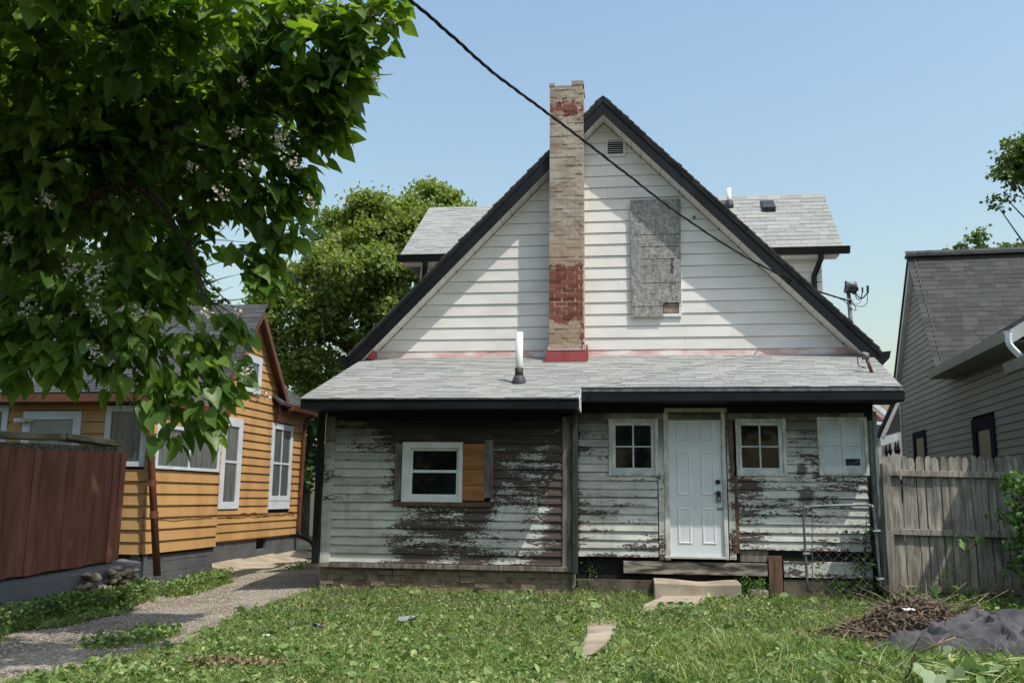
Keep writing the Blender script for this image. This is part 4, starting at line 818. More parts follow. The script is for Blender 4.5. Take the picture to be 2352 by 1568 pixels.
# side wall 2 (x = -.78)
SX = -.78
ws2 = bx('wall', DARK, oh, SX-.15, SX-.012, 2.28, 7.95, ybot-.04, 3.4)
def yw(x0, x1, y0, y1):
    a = Y.atu(x0, (y0+y1)/2, SX)[0]; b = Y.atu(x1, (y0+y1)/2, SX)[0]; xm = (x0+x1)/2; return a, b, Y.atu(xm, y1, SX)[1], Y.atu(xm, y0, SX)[1]
q1 = yw(504, 551, 958, 1168); q2 = yw(619, 667, 973, 1168)
boards(ws2, om, 2.28, 7.95, .50, 3.35, SX, .166, [q1, q2], wob=.001, joint=.15, side=1)
win(oh, *q1, SX, BLUW, CURG, .17, 0, Y.atu(527, 1060, SX)[1], 'y'); win(oh, q2[0], q2[1], q2[2]+.18, q2[3], SX, BLUW, CURG, .13, 1, Y.atu(642, 1064, SX)[1], 'y')
bx('apron', BLUW, oh, SX, SX+.03, q2[0], q2[1], q2[2], q2[2]+.178)
# gable above side wall 2
GX = -.58; pv, pz = Y.atu(608, 710, GX); rv_, rz_ = Y.atu(667, 929, GX); slp = (pz-rz_)/(rv_-pv); lv = 2*pv-rv_
g = MB().add([(SX-.03, lv+.1, rz_+.05), (SX-.03, rv_-.1, rz_+.05), (SX-.03, pv, pz-.12)], [(0, 1, 2)]).build('gable_wall', ORG, oh)
z = .50+.166*17
while z < pz-.2:
    hw = (pz-.08-z)/slp; hw1 = max((pz-.08-z-.17)/slp, .01)
    MB().hexa([(SX+.024, pv-hw, z), (SX+.024, pv+hw, z), (SX-.01, pv+hw, z), (SX-.01, pv-hw, z), (SX+.004, pv-hw1, z+.175), (SX+.004, pv+hw1, z+.175), (SX-.01, pv+hw1, z+.175), (SX-.01, pv-hw1, z+.175)]).build('board', ORG, g); z += .166
aw = Y.atu(556, 850, SX)[0], Y.atu(597, 850, SX)[0]; win(oh, aw[0], aw[1], Y.atu(585, 893, SX)[1]-.1, Y.atu(580, 818, SX)[1], SX+.02, BLUW, CURG, .14, 0, None, 'y')
for sg, ev in ((-1, lv), (1, rv_)):
    rf = MB().slab([(GX, pv, pz), (GX, ev, rz_), (GX-5, ev, rz_), (GX-5, pv, pz)], (0, 0, -.05)).build('roof', DRKM, oh)
    MB().slab([(GX-.02, pv, pz-.051), (GX-.02, ev, rz_-.051), (SX-.0, ev, rz_-.051), (SX, pv, pz-.051)], (0, 0, -.02)).build('soffit', BRN, oh)
    MB().slab([(GX+.001, pv, pz-.01), (GX+.001, ev, rz_-.01), (GX+.001, ev, rz_-.19), (GX+.001, pv, pz-.19)], (-.03, 0, 0)).build('barge_board', BRN, oh)
    if sg < 0:
        L = math.hypot(pv-lv, pz-rz_); e2_ = Vector((0, (pv-lv)/L, (pz-rz_)/L)); n = int(L/.14)
        shingles(rf, DRKM, (0, lv, rz_+.002), (1, 0, 0), e2_, (0, -e2_.z, e2_.y), lambda i: (GX-4.2, GX+.03), n+1, L/n, (.18, .34), 300)
MB().box(GX-.06, SX, rv_-.42, rv_-.32, rz_-.0, rz_+.09).build('bracket_arm', BRN, oh)
MB().tube([(GX-.05, rv_-.37, rz_+.02), (GX-.12, rv_-.37, rz_-.1), (SX+.12, rv_-.37, rz_-.2), (SX+.04, rv_-.37, rz_-.42)], [.04, .05, .04, .045], 6).build('bracket', BRN, oh)
# lower eave right of the gable
e0, e1_ = rv_-.6, 8.25; ez = rz_+.0
er = MB().hexa([(GX+.03, e0, ez-.05), (GX+.03, e1_, ez-.05), (GX-2.4, e1_-2.2, ez+1.9), (GX-2.4, e0, ez+1.9), (GX+.03, e0, ez), (GX+.03, e1_, ez), (GX-2.4, e1_-2.2, ez+1.95), (GX-2.4, e0, ez+1.95)]).build('roof', DRKM, oh)
L = math.hypot(2.43, 1.95); shingles(er, DRKM, (GX+.03, e1_, ez+.002), (0, -1, 0), (-2.43/L, 0, 1.95/L), (1.95/L, 0, 2.43/L), lambda i: (i*.14*.72, e1_-e0), int(L/.14), .14, (.18, .34), 60)
MB().prism([(GX+.01, ez-.02), (GX+.13, ez-.02), (GX+.10, ez-.13), (GX+.01, ez-.13)], rv_-.02, e1_+.1).build('gutter', BRN, oh)
MB().box(SX, GX+.01, rv_, e1_, ez-.14, ez-.12).build('soffit', BRN, oh)
dv0, dz0 = Y.atu(707, 952, SX+.2); dv1, dz1 = Y.atu(686, 1218, SX+.08)
MB().tube([(GX+.06, 7.85, ez-.12), (SX+.1, 7.75, ez-.3), (SX+.08, 7.72, dz1)], .045, 8).build('downspout', BRN, oh)
MB().tube(spline([(SX+.08, 7.72, dz1), (SX+.16, 7.68, dz1-.12), (SX+.5, 7.5, dz1-.25), (SX+.75, 7.4, dz1-.62)], 5), .05, 10).build('drain_hose', BLACK, oh, True)
# foundations
zg = -.25
f1 = bx('foundation', CBK, oh, -6, .0, .06, .2, zg, ybot-.01)
bmesh_b = MB().box(0, 1, 0, 1, 0, 1).mesh('block', CBK)
for k in range(4):
    v = 0-(.2 if k % 2 else 0)
    while v < 2.28:
        a = max(v, .0); b = min(v+.4, 2.27)
        if b-a > .05: piece('block', bmesh_b, Matrix.Translation((-.16, a, zg+.13+k*.162-.0)) @ Matrix.Diagonal((.142+random.uniform(0, .005), b-a-.006, .157, 1)), f1)
        v += .4
bx('foundation', CBK, oh, SX-.15, SX-.02, 2.28, Y.atu(590, 1250, SX)[0], zg, ybot-.02); bx('foundation', CBK, oh, SX-.15, SX-.021, Y.atu(612, 1250, SX)[0], 7.95, zg, ybot-.02)
bx('foundation', CBK, oh, SX-.15, SX-.022, Y.atu(590, 1250, SX)[0], Y.atu(612, 1250, SX)[0], zg, .25); bx('vent_hole', DARK, oh, SX-.2, SX-.1, Y.atu(588, 1250, SX)[0], Y.atu(614, 1250, SX)[0], .2, ybot)
bx('sill', ORG, oh, SX-.02, SX+.012, 2.28, 7.96, ybot-.03, ybot-.005); bx('wall', CBK, oh, SX-.15, -.14, 2.27, 2.29, zg, ybot); bx('wall', ORG, oh, SX-.15, -.0, 2.281, 2.30, ybot, 2.8)
bx('wall', ORG, oh, -4, SX-.14, 7.94, 8.0, .4, 3.4)
# wires clipped along the wall
for k in range(3):
    pts = [(0.03, .3+i*.2, 1.03+.012*math.sin(i*1.7+k*2)-.02*abs(math.sin(i*.45+k))) for i in range(10)] if k == 0 else [(SX+.03, 2.35+i*.18, 1.0+.02*math.sin(i*1.1+k*2.2)-.045*abs(math.sin(i*.31+k))) for i in range(30)]
    MB().tube(pts, .006, 4).build('wire', BRN, oh)
# rear downpipe, clamps
a, zt = Y.at(342, 960, -.1); b, zb_ = Y.at(361, 1322, -.16)
dp = MB().tube([(-.05, -.14, 2.72), (a, -.1, 2.5), (b, -.16, zb_)], .052, 12).build('downspout', BRN, oh, True)
for t in (.42, .62): MB().tube([(a+(b-a)*t, -.1-.06*t, 2.5+(zb_-2.5)*t+.05), (a+(b-a)*t, -.1-.06*t, 2.5+(zb_-2.5)*t-.05)], .06, 12).build('clamp', BRN, dp)
# rear wing eave and roofs
ez2 = 2.86
MB().box(-6, .12, -.30, -.19, ez2-.12, ez2-.0).build('gutter', BRN, oh); MB().box(-6, .1, -.19, .0, ez2-.13, ez2-.11).build('soffit', BRN, oh)
rw = MB().hexa([(-6, -.28, ez2-.03), (.12, -.28, ez2-.03), (-1.1, 3.2, ez2+1.7), (-6, 3.2, ez2+1.7), (-6, -.28, ez2+.01), (.12, -.28, ez2+.01), (-1.1, 3.2, ez2+1.74), (-6, 3.2, ez2+1.74)]).build('roof', DRKM, oh)
L = math.hypot(3.48, 1.73); shingles(rw, DRKM, (0, -.3, ez2+.014), (1, 0, 0), (0, 3.48/L, 1.73/L), (0, -1.73/L, 3.48/L), lambda i: (-5.2, .14-i*.14/L*1.22), int(L/.14), .14, (.18, .34), 300)
MB().add([(.12, -.28, ez2), (.12, 2.3, ez2), (-1.1, 3.2, ez2+1.72)], [(0, 1, 2)]).build('roof', DRKM, oh); MB().box(.0, .12, -.28, 2.3, ez2-.13, ez2-.01).build('gutter', BRN, oh)
av, az_ = Y.at(400, 655, 4.5)
hr = MB().add([(-6, 3.0, ez2+1.2), (-1.7, 3.0, ez2+1.2), (-1.7, 6.6, ez2+1.2), (-6, 6.6, ez2+1.2), (av-2.2, 4.7, az_+.25), (av-.1, 4.7, az_)], [(0, 1, 5, 4), (1, 2, 5), (2, 3, 4, 5), (3, 0, 4)]).build('roof', DRKM, oh)
# far porch seen in the gap between the houses
pd = thing('porch', 'dark far porch with lacy brown trim glimpsed between the orange and white houses', 'porch', Y)
bx('porch_back', simple('dark_porch', (.02, .02, .018), (.04, .04, .036), 3, .9, .1), pd, -.7, 1.4, 10.4, 10.5, -.2, 3.2)
bx('beam', BRN, pd, -.7, 1.4, 9.0, 9.12, 2.45, 2.52); bx('beam', ORG, pd, -.7, 1.4, 9.0, 9.1, 2.72, 3.3)
for i in range(16): MB().tube([(-.6+i*.1, 9.05, 2.52), (-.6+i*.1, 9.05, 2.60), (-.6+i*.1, 9.05, 2.72)], [.012, .025, .012], 6).build('spindle', BRN, pd)
MB().prism([(-.12, 2.45), (.1, 2.45), (.1, 1.95), (.05, 2.2)], 9.02, 9.06).build('bracket', BRN, pd); bx('post', BRN, pd, .1, .19, 9.0, 9.1, .2, 2.45)
bx('porch_door', simple('pale_door', (.22, .24, .24), (.28, .3, .3), 3, .7, 0), pd, -.45, -.1, 10.38, 10.4, .6, 1.7); bx('porch_window', simple('pale_panel', (.2, .21, .2), (.3, .3, .28), 3, .7, 0), pd, -.42, .0, 10.37, 10.4, 1.9, 2.4)
bx('porch_floor', CBK, pd, -.7, 1.4, 8.9, 10.5, -.2, .62)
RAG = simple('white_clutter', (.5, .5, .47), (.7, .7, .68), 8, .8, .5, 30)
BAGL = ('largest crumpled white bag in the pile on the far porch', 'small white rag at the front of the far porch pile', 'grey white bundle on top of the far porch pile')
for i in range(3):
    s = (.17, .09, .12)[i]; c = Y.w(-.38+random.uniform(-.12, .45), 9.2+random.uniform(-.1, .1), .66+random.uniform(.0, .2))
    bmx = bmesh.new(); bmesh.ops.create_icosphere(bmx, subdivisions=2, radius=s)
    for v in bmx.verts: v.co *= 1+.35*mn.noise(v.co*9+Vector((i*5, 0, 0))); v.co.z *= .6
    me = bpy.data.meshes.new('bag'); bmx.to_mesh(me); bmx.free(); me.materials.append(RAG)
    o = link(bpy.data.objects.new('white_bag', me)); o.location = Vector(c); tag(o, BAGL[i], 'bag', 'white bags piled on the far porch')
# concrete apron beside the orange house
P_ = [Y.w(SX+.0, 3.4, .12), Y.w(SX+.0, 7.9, .16), Y.w(SX+.9, 7.9, -.02), Y.w(SX+.95, 6.2, -.04), Y.w(SX+.95, 3.4, -.05), Y.w(SX+.5, 3.15, -.02)]
ap = thing('path', None, None, loc=(0, 0, 0), kind='structure')
for (i0, i1) in ((3.35, 4.9), (4.92, 6.5), (6.52, 7.95)):
    o = MB().hexa([Y.w(SX, i0, -.3), Y.w(SX+.95, i0, -.3), Y.w(SX+.95, i1, -.3), Y.w(SX, i1, -.3), Y.w(SX, i0, .1), Y.w(SX+.95, i0, -.03), Y.w(SX+.95, i1, -.01), Y.w(SX, i1, .13)]).build('slab', CONC, ap, bevel=.01)
# ================================================================ brown board fence with old wall behind
bfA = Vector((-5.28, 12.35, 0)); bfB = Vector((-6.6, 7.6, 0)); bd = (bfB-bfA).normalized()
bf = thing('fence', 'brown stained vertical board fence on a low stone curb at the left edge', 'fence', loc=(0, 0, 0))
BFM = simple('brown_fence_stain', (.12, .046, .028), (.19, .078, .048), 3, .7, .35, 30, .003, (3, 3, .5), rv=.16)
me = MB().box(0, 1, -.01, .01, 0, 1).mesh('board', BFM); d = 0; ang = math.atan2(bd.y, bd.x); L = (bfB-bfA).length
while d < L:
    w = random.uniform(.115, .15); p = bfA+bd*d; t = d/L; z0 = .50-.22*t+random.uniform(-.01, .01); z1 = 1.93-.06*t+random.uniform(-.008, .008)
    piece('board', me, Matrix.Translation((p.x, p.y, z0)) @ Matrix.Rotation(ang, 4, 'Z') @ Matrix.Rotation(random.uniform(-.05, .05), 4, 'Z') @ Matrix.Diagonal((w-.005, 1, z1-z0, 1)), bf); d += w
nrm_ = Vector((-bd.y, bd.x, 0)); nrm_ = nrm_ if nrm_.x < 0 else -nrm_
for zz in (.8, 1.7): MB().slab([bfA+nrm_*.03+Vector((0, 0, zz)), bfB+nrm_*.03+Vector((0, 0, zz-.1)), bfB+nrm_*.03+Vector((0, 0, zz)), bfA+nrm_*.03+Vector((0, 0, zz+.09))], nrm_*.04).build('rail', BFM, bf)
ow = thing('wall', 'old mossy timber capped wall standing just behind the brown board fence', 'wall', loc=(0, 0, 0))
MOSS = simple('mossy_timber', (.10, .095, .06), (.22, .20, .13), 3, .9, .6, 25, .01, (1, 1, 3)); ROUGH = simple('rough_grey_stucco', (.05, .045, .038), (.24, .21, .17), 22, .95, 1., 60, .03)
def wseg(p0, p1, za, zb, zc, zd, off0, off1, name, mat):
    a0, b0 = p0+nrm_*off0, p1+nrm_*off0; return MB().hexa([a0+Vector((0, 0, za)), b0+Vector((0, 0, zb)), b0+nrm_*(off1-off0)+Vector((0, 0, zb)), a0+nrm_*(off1-off0)+Vector((0, 0, za)), a0+Vector((0, 0, zc)), b0+Vector((0, 0, zd)), b0+nrm_*(off1-off0)+Vector((0, 0, zd)), a0+nrm_*(off1-off0)+Vector((0, 0, zc))]).build(name, mat, ow, bevel=.008)
pM = bfA+bd*1.1
wseg(bfA-bd*(-.06), bfB, .2, .2, 2.01, 1.90, .10, .30, 'wall_core', ROUGH)
wseg(bfA-bd*(-.05), pM, 2.02, 2.06, 2.10, 2.13, .02, .40, 'cap', MOSS); wseg(pM+bd*.01, bfB, 2.04, 1.90, 2.12, 1.99, .02, .40, 'cap', MOSS)
mb = MB()
for i in range(700):
    t = random.random(); p = bfA+(bfB-bfA)*t*.8+nrm_*random.uniform(.03, .1); z = 1.94-.06*t+random.uniform(0, .1-.03*t); a = random.uniform(-1.4, 1.4); l = random.uniform(.03, .08)
    q = p+bd*l*math.cos(a); mb.add([(p.x, p.y, z), (p.x, p.y, z+.006), (q.x, q.y, z+l*math.sin(a)*.6+.004)], [(0, 1, 2)])
o = mb.build('frayed_fibres', simple('dry_fibre', (.14, .115, .09), (.36, .31, .25), 30, .9, 0), ow); o['kind'] = 'stuff'
# curb under the fence
cb = thing('curb', 'low grey rendered curb with broken rubble end under the brown board fence', 'curb', loc=(0, 0, 0))
cA = Vector(gp(345, 1350, .0)); MB().hexa([bfA+Vector((.35, .2, -.3)), bfB+Vector((.15, 0, -.3)), bfB+Vector((-.3, 0, -.3)), bfA+Vector((-.1, .4, -.3)), bfA+Vector((.25, .2, .47)), bfB+Vector((.05, 0, .2)), bfB+Vector((-.3, 0, .25)), bfA+Vector((-.1, .4, .5))]).build('render', CBK, cb, bevel=.02)
RUB = simple('rubble_stone', (.14, .11, .08), (.34, .28, .20), 8, .95, .8, 40, .01, rv=.25)
bmx = bmesh.new(); bmesh.ops.create_icosphere(bmx, subdivisions=2, radius=1)
for v in bmx.verts: v.co *= 1+.3*mn.noise(v.co*2)
sm = bpy.data.meshes.new('stone'); bmx.to_mesh(sm); bmx.free(); sm.materials.append(RUB)
for i in range(46):
    p = gp(random.uniform(205, 312), 1352, .1); t = random.random(); zz = random.uniform(-.02, .42)
    pp = bfA+bd*(.1+1.1*random.random())+Vector((.26, .1, 0)); piece('stone', sm, Matrix.Translation((pp.x+random.uniform(-.02, .06), pp.y, zz)) @ Matrix.Rotation(random.uniform(0, 6), 4, 'Z') @ Matrix.Diagonal((random.uniform(.05, .10), random.uniform(.05, .09), random.uniform(.03, .05), 1)), cb)
# ================================================================ GREY HOUSE (right)
gh = thing('house', 'grey green sided house with a charcoal shingle roof behind the picket fence', 'house', G)
GSD = simple('grey_green_siding', (.17, .172, .138), (.20, .20, .165), 1.5, .6, .1, 12, .003, rv=.03)
NAVY = simple('dark_rake', (.009, .011, .022), (.014, .016, .028), 4, .9, .05, spec=.1); DGL = simple('dark_pane', (.008, .01, .012), (.014, .016, .018), 3, .35, 0, spec=.12)
PALE = simple('pale_grey_trim', (.42, .44, .42), (.50, .52, .50), 3, .5, .05); GGT = simple('grey_gutter', (.20, .205, .18), (.25, .255, .225), 2, .45, .05)
PK = (-1.87, 6.40); RR = (-3.39, 3.95); EZG = 3.68; GL = -9.4
gw2 = MB().add([(.05, .0, -.2), (.05, GL, -.2), (.05, GL, EZG+.1), (.05, -3.35, EZG+.1), (.05, PK[0], PK[1]-.1), (.05, 0, 4.05)], [(0, 1, 2, 3, 4, 5)]).build('wall', DARK, gh)
hw1 = G.atu(2099, 994, 0)[0], G.atu(2127, 985, 0)[0]; hz1 = G.atu(2113, 990, 0)[1]; hw2 = G.atu(2234, 960, 0)[0], G.atu(2285, 952, 0)[0]; hz2 = G.atu(2260, 958, 0)[1]
gme = clap_mesh(GSD, .015, .94); z = .8; gs = .1168
while z < PK[1]-.12:
    hi = 0. if z < 4.05 else PK[0]+(PK[1]-z)*(0-PK[0])/(PK[1]-4.08); lo = GL if z < EZG+.02 else PK[0]-(PK[1]-z)*(PK[0]-RR[0])/(PK[1]-3.93)
    segs = [(lo, hi)]
    for (a, b, t) in ((hw1[1], hw1[0], hz1), (hw2[1], hw2[0], hz2)):
        if z+.05 < t: segs = [x for (p, q) in segs for x in (((p, a), (b, q)) if (b > p and a < q) else ((p, q),))]
    for (p, q) in segs:
        if q-p < .04: continue
        cuts = [p, q]
        if q-p > 2 and random.random() < .35: cuts = [p, p+(q-p)*random.uniform(.3, .7), q]
        for a, b in zip(cuts, cuts[1:]):
            piece('board', gme, Matrix.Translation((0, b, z)) @ Matrix.Rotation(-math.pi/2, 4, 'Z') @ Matrix.Diagonal((b-a-.002, 1, gs, 1)), gw2)
    z += gs
for (b, a, t) in ((*hw1, hz1), (*hw2, hz2)):
    w = win(gh, a, b, .8, t, .0, NAVY, DGL, .13 if a > -3 else .2, 0, None, 'yl')
    MB().box(-.01, .018, a+(b-a)*.45, a+(b-a)*.62, .95, t-.24).build('curtain', BLUW, w)
# rake trim
for (p, q, w0) in ((PK, (.14, 4.0), 1), (PK, RR, 0)):
    MB().slab([(-.10, p[0], p[1]), (-.10, q[0], q[1]), (-.10, q[0], q[1]-.09), (-.10, p[0], p[1]-.09)], (-.02, 0, 0)).build('rake_board', NAVY if w0 else PALE, gh)
    if w0: MB().slab([(-.095, p[0], p[1]-.09), (-.095, q[0], q[1]-.09), (-.095, q[0], q[1]-.26), (-.095, p[0], p[1]-.26)], (.1, 0, 0)).build('rake_trim', PALE, gh)
# roof: front slope facing camera and the lower side roof
sA = (PK[1]-RR[1])/(RR[0]-PK[0])*-1; bnd = RR[0]-.12; zend = PK[1]-(PK[0]-bnd)*sA
r1 = MB().slab([(-.12, PK[0], PK[1]), (-.12, bnd, zend), (9, bnd, zend), (9, PK[0], PK[1])], (0, 0, -.06)).build('roof', DRKM, gh)
MB().slab([(-.12, PK[0], PK[1]+.001), (-.12, .3, 3.8), (9, .3, 3.8), (9, PK[0], PK[1]+.001)], (0, 0, -.06)).build('roof', DRKM, gh)
L = math.hypot(PK[0]-bnd, PK[1]-zend); e2g = Vector((0, (PK[0]-bnd)/L, (PK[1]-zend)/L)); n = int(L/.122)
shingles(r1, DRKM, (0, bnd, zend+.003), (1, 0, 0), e2g, (0, -e2g.z, e2g.y), lambda i: (-.14, 4.6), n+1, L/n, (.15, .3), 300, .008)
for k in range(22): MB().box(-.14+k*.21, .065+k*.21, PK[0]-.13, PK[0]+.13, PK[1]-.03, PK[1]+.03).build('ridge_cap', DRKM, r1)
g0 = G.atu(2148, 857, -.3)[0]; gz_ = EZG; g1 = G.atu(2328, 763, -.3)[0]
sB = .62
r2 = MB().slab([(-.32, g0+.45, gz_+.0), (-.32, g1, gz_+.0), (3.2, g1, gz_+3.5*sB), (3.2, g0+.45, gz_+3.5*sB)], (0, 0, -.05)).build('roof', DRKM, gh)
L = math.hypot(1, sB); shingles(r2, DRKM, (-.32, g1, gz_+.003), (0, 1, 0), (1/L, 0, sB/L), (-sB/L, 0, 1/L), lambda i: (0, (g0-g1)+.4), 28, .122, (.15, .3), 200, .008)
MB().prism([(-.44, gz_+.02), (-.32, gz_+.02), (-.32, gz_-.12), (-.41, gz_-.12)], g1-.02, g0+.02).build('gutter', GGT, gh); MB().box(-.33, .0, g1, g0, gz_-.13, gz_-.11).build('soffit', GGT, gh)
MB().slab([(-.35, g1-.0, gz_+.03), (3., g1-.0, gz_+3.35*sB+.03), (3., g1-.0, gz_+3.35*sB-.2), (-.35, g1-.0, gz_-.16)], (0, -.04, 0)).build('rake_board', PALE, gh)
MB().tube(spline([(-.38, g1-.05, gz_-.02), (-.38, g1-.06, gz_-.18), (-.25, g1-.07, gz_-.36), (-.22, g1-.07, gz_-.46)], 5), .045, 4).build('downspout', BLUW, gh)
MB().prism([(-.44, gz_-.42), (-.32, gz_-.42), (-.32, gz_-.56), (-.41, gz_-.56)], g1-3, g1+.12).build('gutter', GGT, gh)
bx('bump_out', simple('beige_wall', (.42, .42, .30), (.46, .46, .34), 2, .6, 0), gh, .06, 2, GL+.12, g1-.08, gz_-.55, gz_+.4); bx('end_wall', GSD, gh, .06, 3.2, GL, GL+.1, -.2, EZG+.1)
bx('corner_trim', PALE, gh, -.03, .0, .0, .07, .2, 4.08)
# porch gable of that house further back
pg = thing('porch', 'white framed porch gable of the grey house visible above the first fence pickets', 'porch', G)
def gq(x, y, v): return G.at(x, y, v)
pv_ = .9
def pgb(name, mat, pts, th=.1):
    return MB().prism([gq(x, y, pv_) for x, y in pts], pv_, pv_+th).build(name, mat, pg)
pgb('rake_board', PALE, [(2022, 1003), (2030, 1010), (2080, 893), (2073, 893)]); pgb('roof_edge', NAVY, [(2016, 1003), (2021.5, 1005), (2072, 893), (2066, 893)], .3)
pgb('gable_infill', simple('dark_gable', (.03, .025, .03), (.05, .045, .05), 3, .9, 0), [(2032, 1000), (2088, 985), (2088, 880), (2078, 900)], .08)
pgb('beam', BLUW, [(2022, 1003.5), (2024, 1024), (2062, 1012), (2062, 995)]); pgb('beam', PALE, [(2062.5, 995), (2062.5, 1010), (2090, 1002), (2090, 986)], .14)
pgb('post', PALE, [(2017, 1026), (2018, 1070), (2026, 1070), (2025, 1025)], .12)
for (x, y) in ((2036, 1040), (2045, 1037), (2058, 1034), (2064, 1035)):
    u_, z_ = gq(x, y, pv_+.5); lp = MB().tube([(u_, pv_+.5, z_+.28), (u_, pv_+.5, z_+.1), (u_, pv_+.5, z_+.02), (u_, pv_+.5, z_-.08)], [.004, .03, .05, .02], 8).build('hanging_lamp', DARK, pg)
fhh = thing('house', 'distant house with pinkish roof and white gable trim in the gap by the grey house', 'house', G)
FR = simple('pinkish_shingle', (.33, .25, .21), (.42, .33, .28), 5, .9, .3, rv=.05)
def fq_(name, mat, pts, v, th=.2): return MB().prism([gq(x, y, v) for x, y in pts], v, v+th).build(name, mat, fhh)
for i in range(7): fq_('shingle_course', FR, [(1990, 922+i*6), (1990, 927.6+i*6), (2085, 929.6+i*6), (2085, 924+i*6)], 14-i*.1, .1)
fq_('wall', simple('far_wall', (.28, .27, .25), (.34, .33, .3), 2, .8, 0), [(1985, 962), (1985, 1100), (2100, 1100), (2100, 962)], 14.3)
fq_('rake_board', WHITE, [(1990, 905), (1990, 918), (2042, 962), (2046, 952)], 13); fq_('beam', WHITE, [(1990, 968), (1990, 975), (2042, 975), (2042, 968)], 13); fq_('gable', REDM, [(1990, 930), (1990, 966), (2030, 966)], 13.1, .05)
fb2 = simple('far_greenery', (.03, .06, .02), (.06, .11, .03), 20, .9, 0)
# ================================================================ GREY PICKET FENCE (right)
pf = thing('fence', 'weathered grey dog-eared picket fence closing the gap beside the grey green house', 'fence', M)
FW = NT('weathered_fence'); p = FW.pos(M and pf, (9, 3, .9)); n1 = FW.noise(p, 3, 6, .65, .4); n2 = FW.noise(FW.pos(pf, (1, 1, 1)), 2.2, 5, .6); n3 = FW.noise(FW.pos(pf, (30, 5, 1.2)), 3, 5, .7)
c = FW.mix(FW.ramp(n1, .32, .68), (.17, .15, .125), (.42, .39, .33)); c = FW.mix(FW.math('MULTIPLY', FW.ramp(n2, .5, .68), .7), c, (.085, .085, .085)); c = FW.mix(FW.ramp(n3, .62, .7), c, (.07, .055, .045))
sx = FW.n('SeparateXYZ'); FW.l(FW.pos(pf), sx.inputs[0]); c = FW.mix(FW.math('MULTIPLY', FW.math('SUBTRACT', 1., FW.ramp(sx.outputs[2], .1, .6)), .6), c, (.16, .125, .07)); c = FW.mix(1., c, FW.mix(FW.rnd(), (.78,)*3, (1.15,)*3), 'MULTIPLY')
FW.bump(FW.math('ADD', n1, n3), .6, .006); FWM = FW.done(c, .9, 0, .2)
pk = MB().prism([(0, 0), (1, 0), (1, .955), (.90, .985), (.68, 1.0), (.32, 1.0), (.10, .985), (0, .955)], -.009, .009).mesh('picket', FWM)
FV = .06; u = M.at(2016, 1052, FV)[0]; i = 0; rs = random.Random(5)
while u < 4.75:
    w = rs.uniform(.083, .094); z1 = M.at(2016+ (u-2.35)*170, 1051.5, FV)[1]
    z1 = 1.975+.005*math.sin(u*2)+rs.uniform(-.012, .012); z0 = .16+rs.uniform(-.03, .03)
    piece('picket', pk, Matrix.Translation((u, FV+.02+rs.uniform(-.003, .003), z0)) @ Matrix.Rotation(rs.uniform(-.008, .008), 4, 'Y') @ Matrix.Diagonal((w, 1, z1-z0, 1)), pf)
    u += w+rs.uniform(.006, .016)
for (pa, pb) in ((1078, 1092), (1213, 1227), (1343, 1357)):
    za = M.at(2042, pb, FV-.03)[1]; zb2_ = M.at(2042, pa, FV-.03)[1]; dz_ = {1078: -.035, 1213: -.03, 1343: -.02}[pa]
    MB().hexa([(2.44, FV-.035, za), (4.8, FV-.035, za+dz_), (4.8, FV+.008, za+dz_), (2.44, FV+.008, za), (2.44, FV-.035, zb2_), (4.8, FV-.035, zb2_+dz_), (4.8, FV+.008, zb2_+dz_), (2.44, FV+.008, zb2_)]).build('rail', FWM, pf, bevel=.004)
pu = M.at(2025, 1070, FV-.13)[0]; pu2 = M.at(2043, 1070, FV-.13)[0]; pz_ = M.at(2034, 1064, FV-.13)[1]
bx('post', FWM, pf, pu, pu2, FV-.14, FV-.04, -.1, pz_, .006)
pu3 = 4.25; bx('post', FWM, pf, pu3, pu3+.09, FV+.03, FV+.12, -.1, 1.9, .006)
# ================================================================ CHAIN LINK GATE
gt = thing('gate', 'rusty galvanised chain link gate with rounded top corners leaning by the porch wall', 'gate', M)
gv = -.12
A0 = M.at(1855, 1358, gv); A1 = M.at(1846, 1180, gv); A2 = M.at(1856, 1166, gv); A3 = M.at(1880, 1162, gv); A4 = M.at(1985, 1159, gv); A5 = M.at(2000, 1163, gv); A6 = M.at(2007, 1180, gv); A7 = M.at(2023, 1356, gv)
P3 = lambda q, dv=0.: (q[0], gv+dv, q[1])
MB().tube(spline([P3(q) for q in (A0, A1, A2, A3, A4, A5, A6, A7)], 8), .017, 10).build('frame', METAL, gt, True)
MB().tube([P3(M.at(1866, 1180, gv), .01), P3(M.at(1866, 1355, gv), .01)], .006, 6).build('tension_bar', METAL, gt)
for (x, y) in ((1850, 1272), (2011, 1220), (2019, 1330)):
    q = M.at(x, y, gv); MB().tube([P3((q[0]-.03, q[1])), P3((q[0]+.06, q[1]+.003))], .024, 8).build('hinge_clamp', METAL, gt)
x0, x1 = M.at(1868, 1270, gv)[0], M.at(2006, 1270, gv)[0]; z0, z1 = .12, M.at(1930, 1166, gv)[1]
mb = MB(); st_ = .058; nw = int((x1-x0)/(st_*1.0))+1; rr = random.Random(2)
for k in range(nw):
    pts = []; n = int((z1-z0)/st_)
    for j in range(n+1):
        zz = z0+j*st_; sg = 1 if (j+k) % 2 else -1; w = .030
        bend = .025*math.sin(zz*5+k*.5)+.02*mn.noise(Vector((k*.9, zz*3, 0))); px = x0+k*st_*1.0+sg*w+bend*(zz > .6)
        pts.append((min(max(px, x0-.02), x1+.03), gv+.012+.02*mn.noise(Vector((k, zz*4, 4))), zz+.02*mn.noise(Vector((k*.7, zz*3, 9)))*(zz > .6)))
    mb.tube(pts, .0023, 3, False)
o = mb.build('wire_mesh', simple('rusty_wire', (.10, .075, .055), (.26, .25, .235), 14, .6, 0, metal=.3), gt)
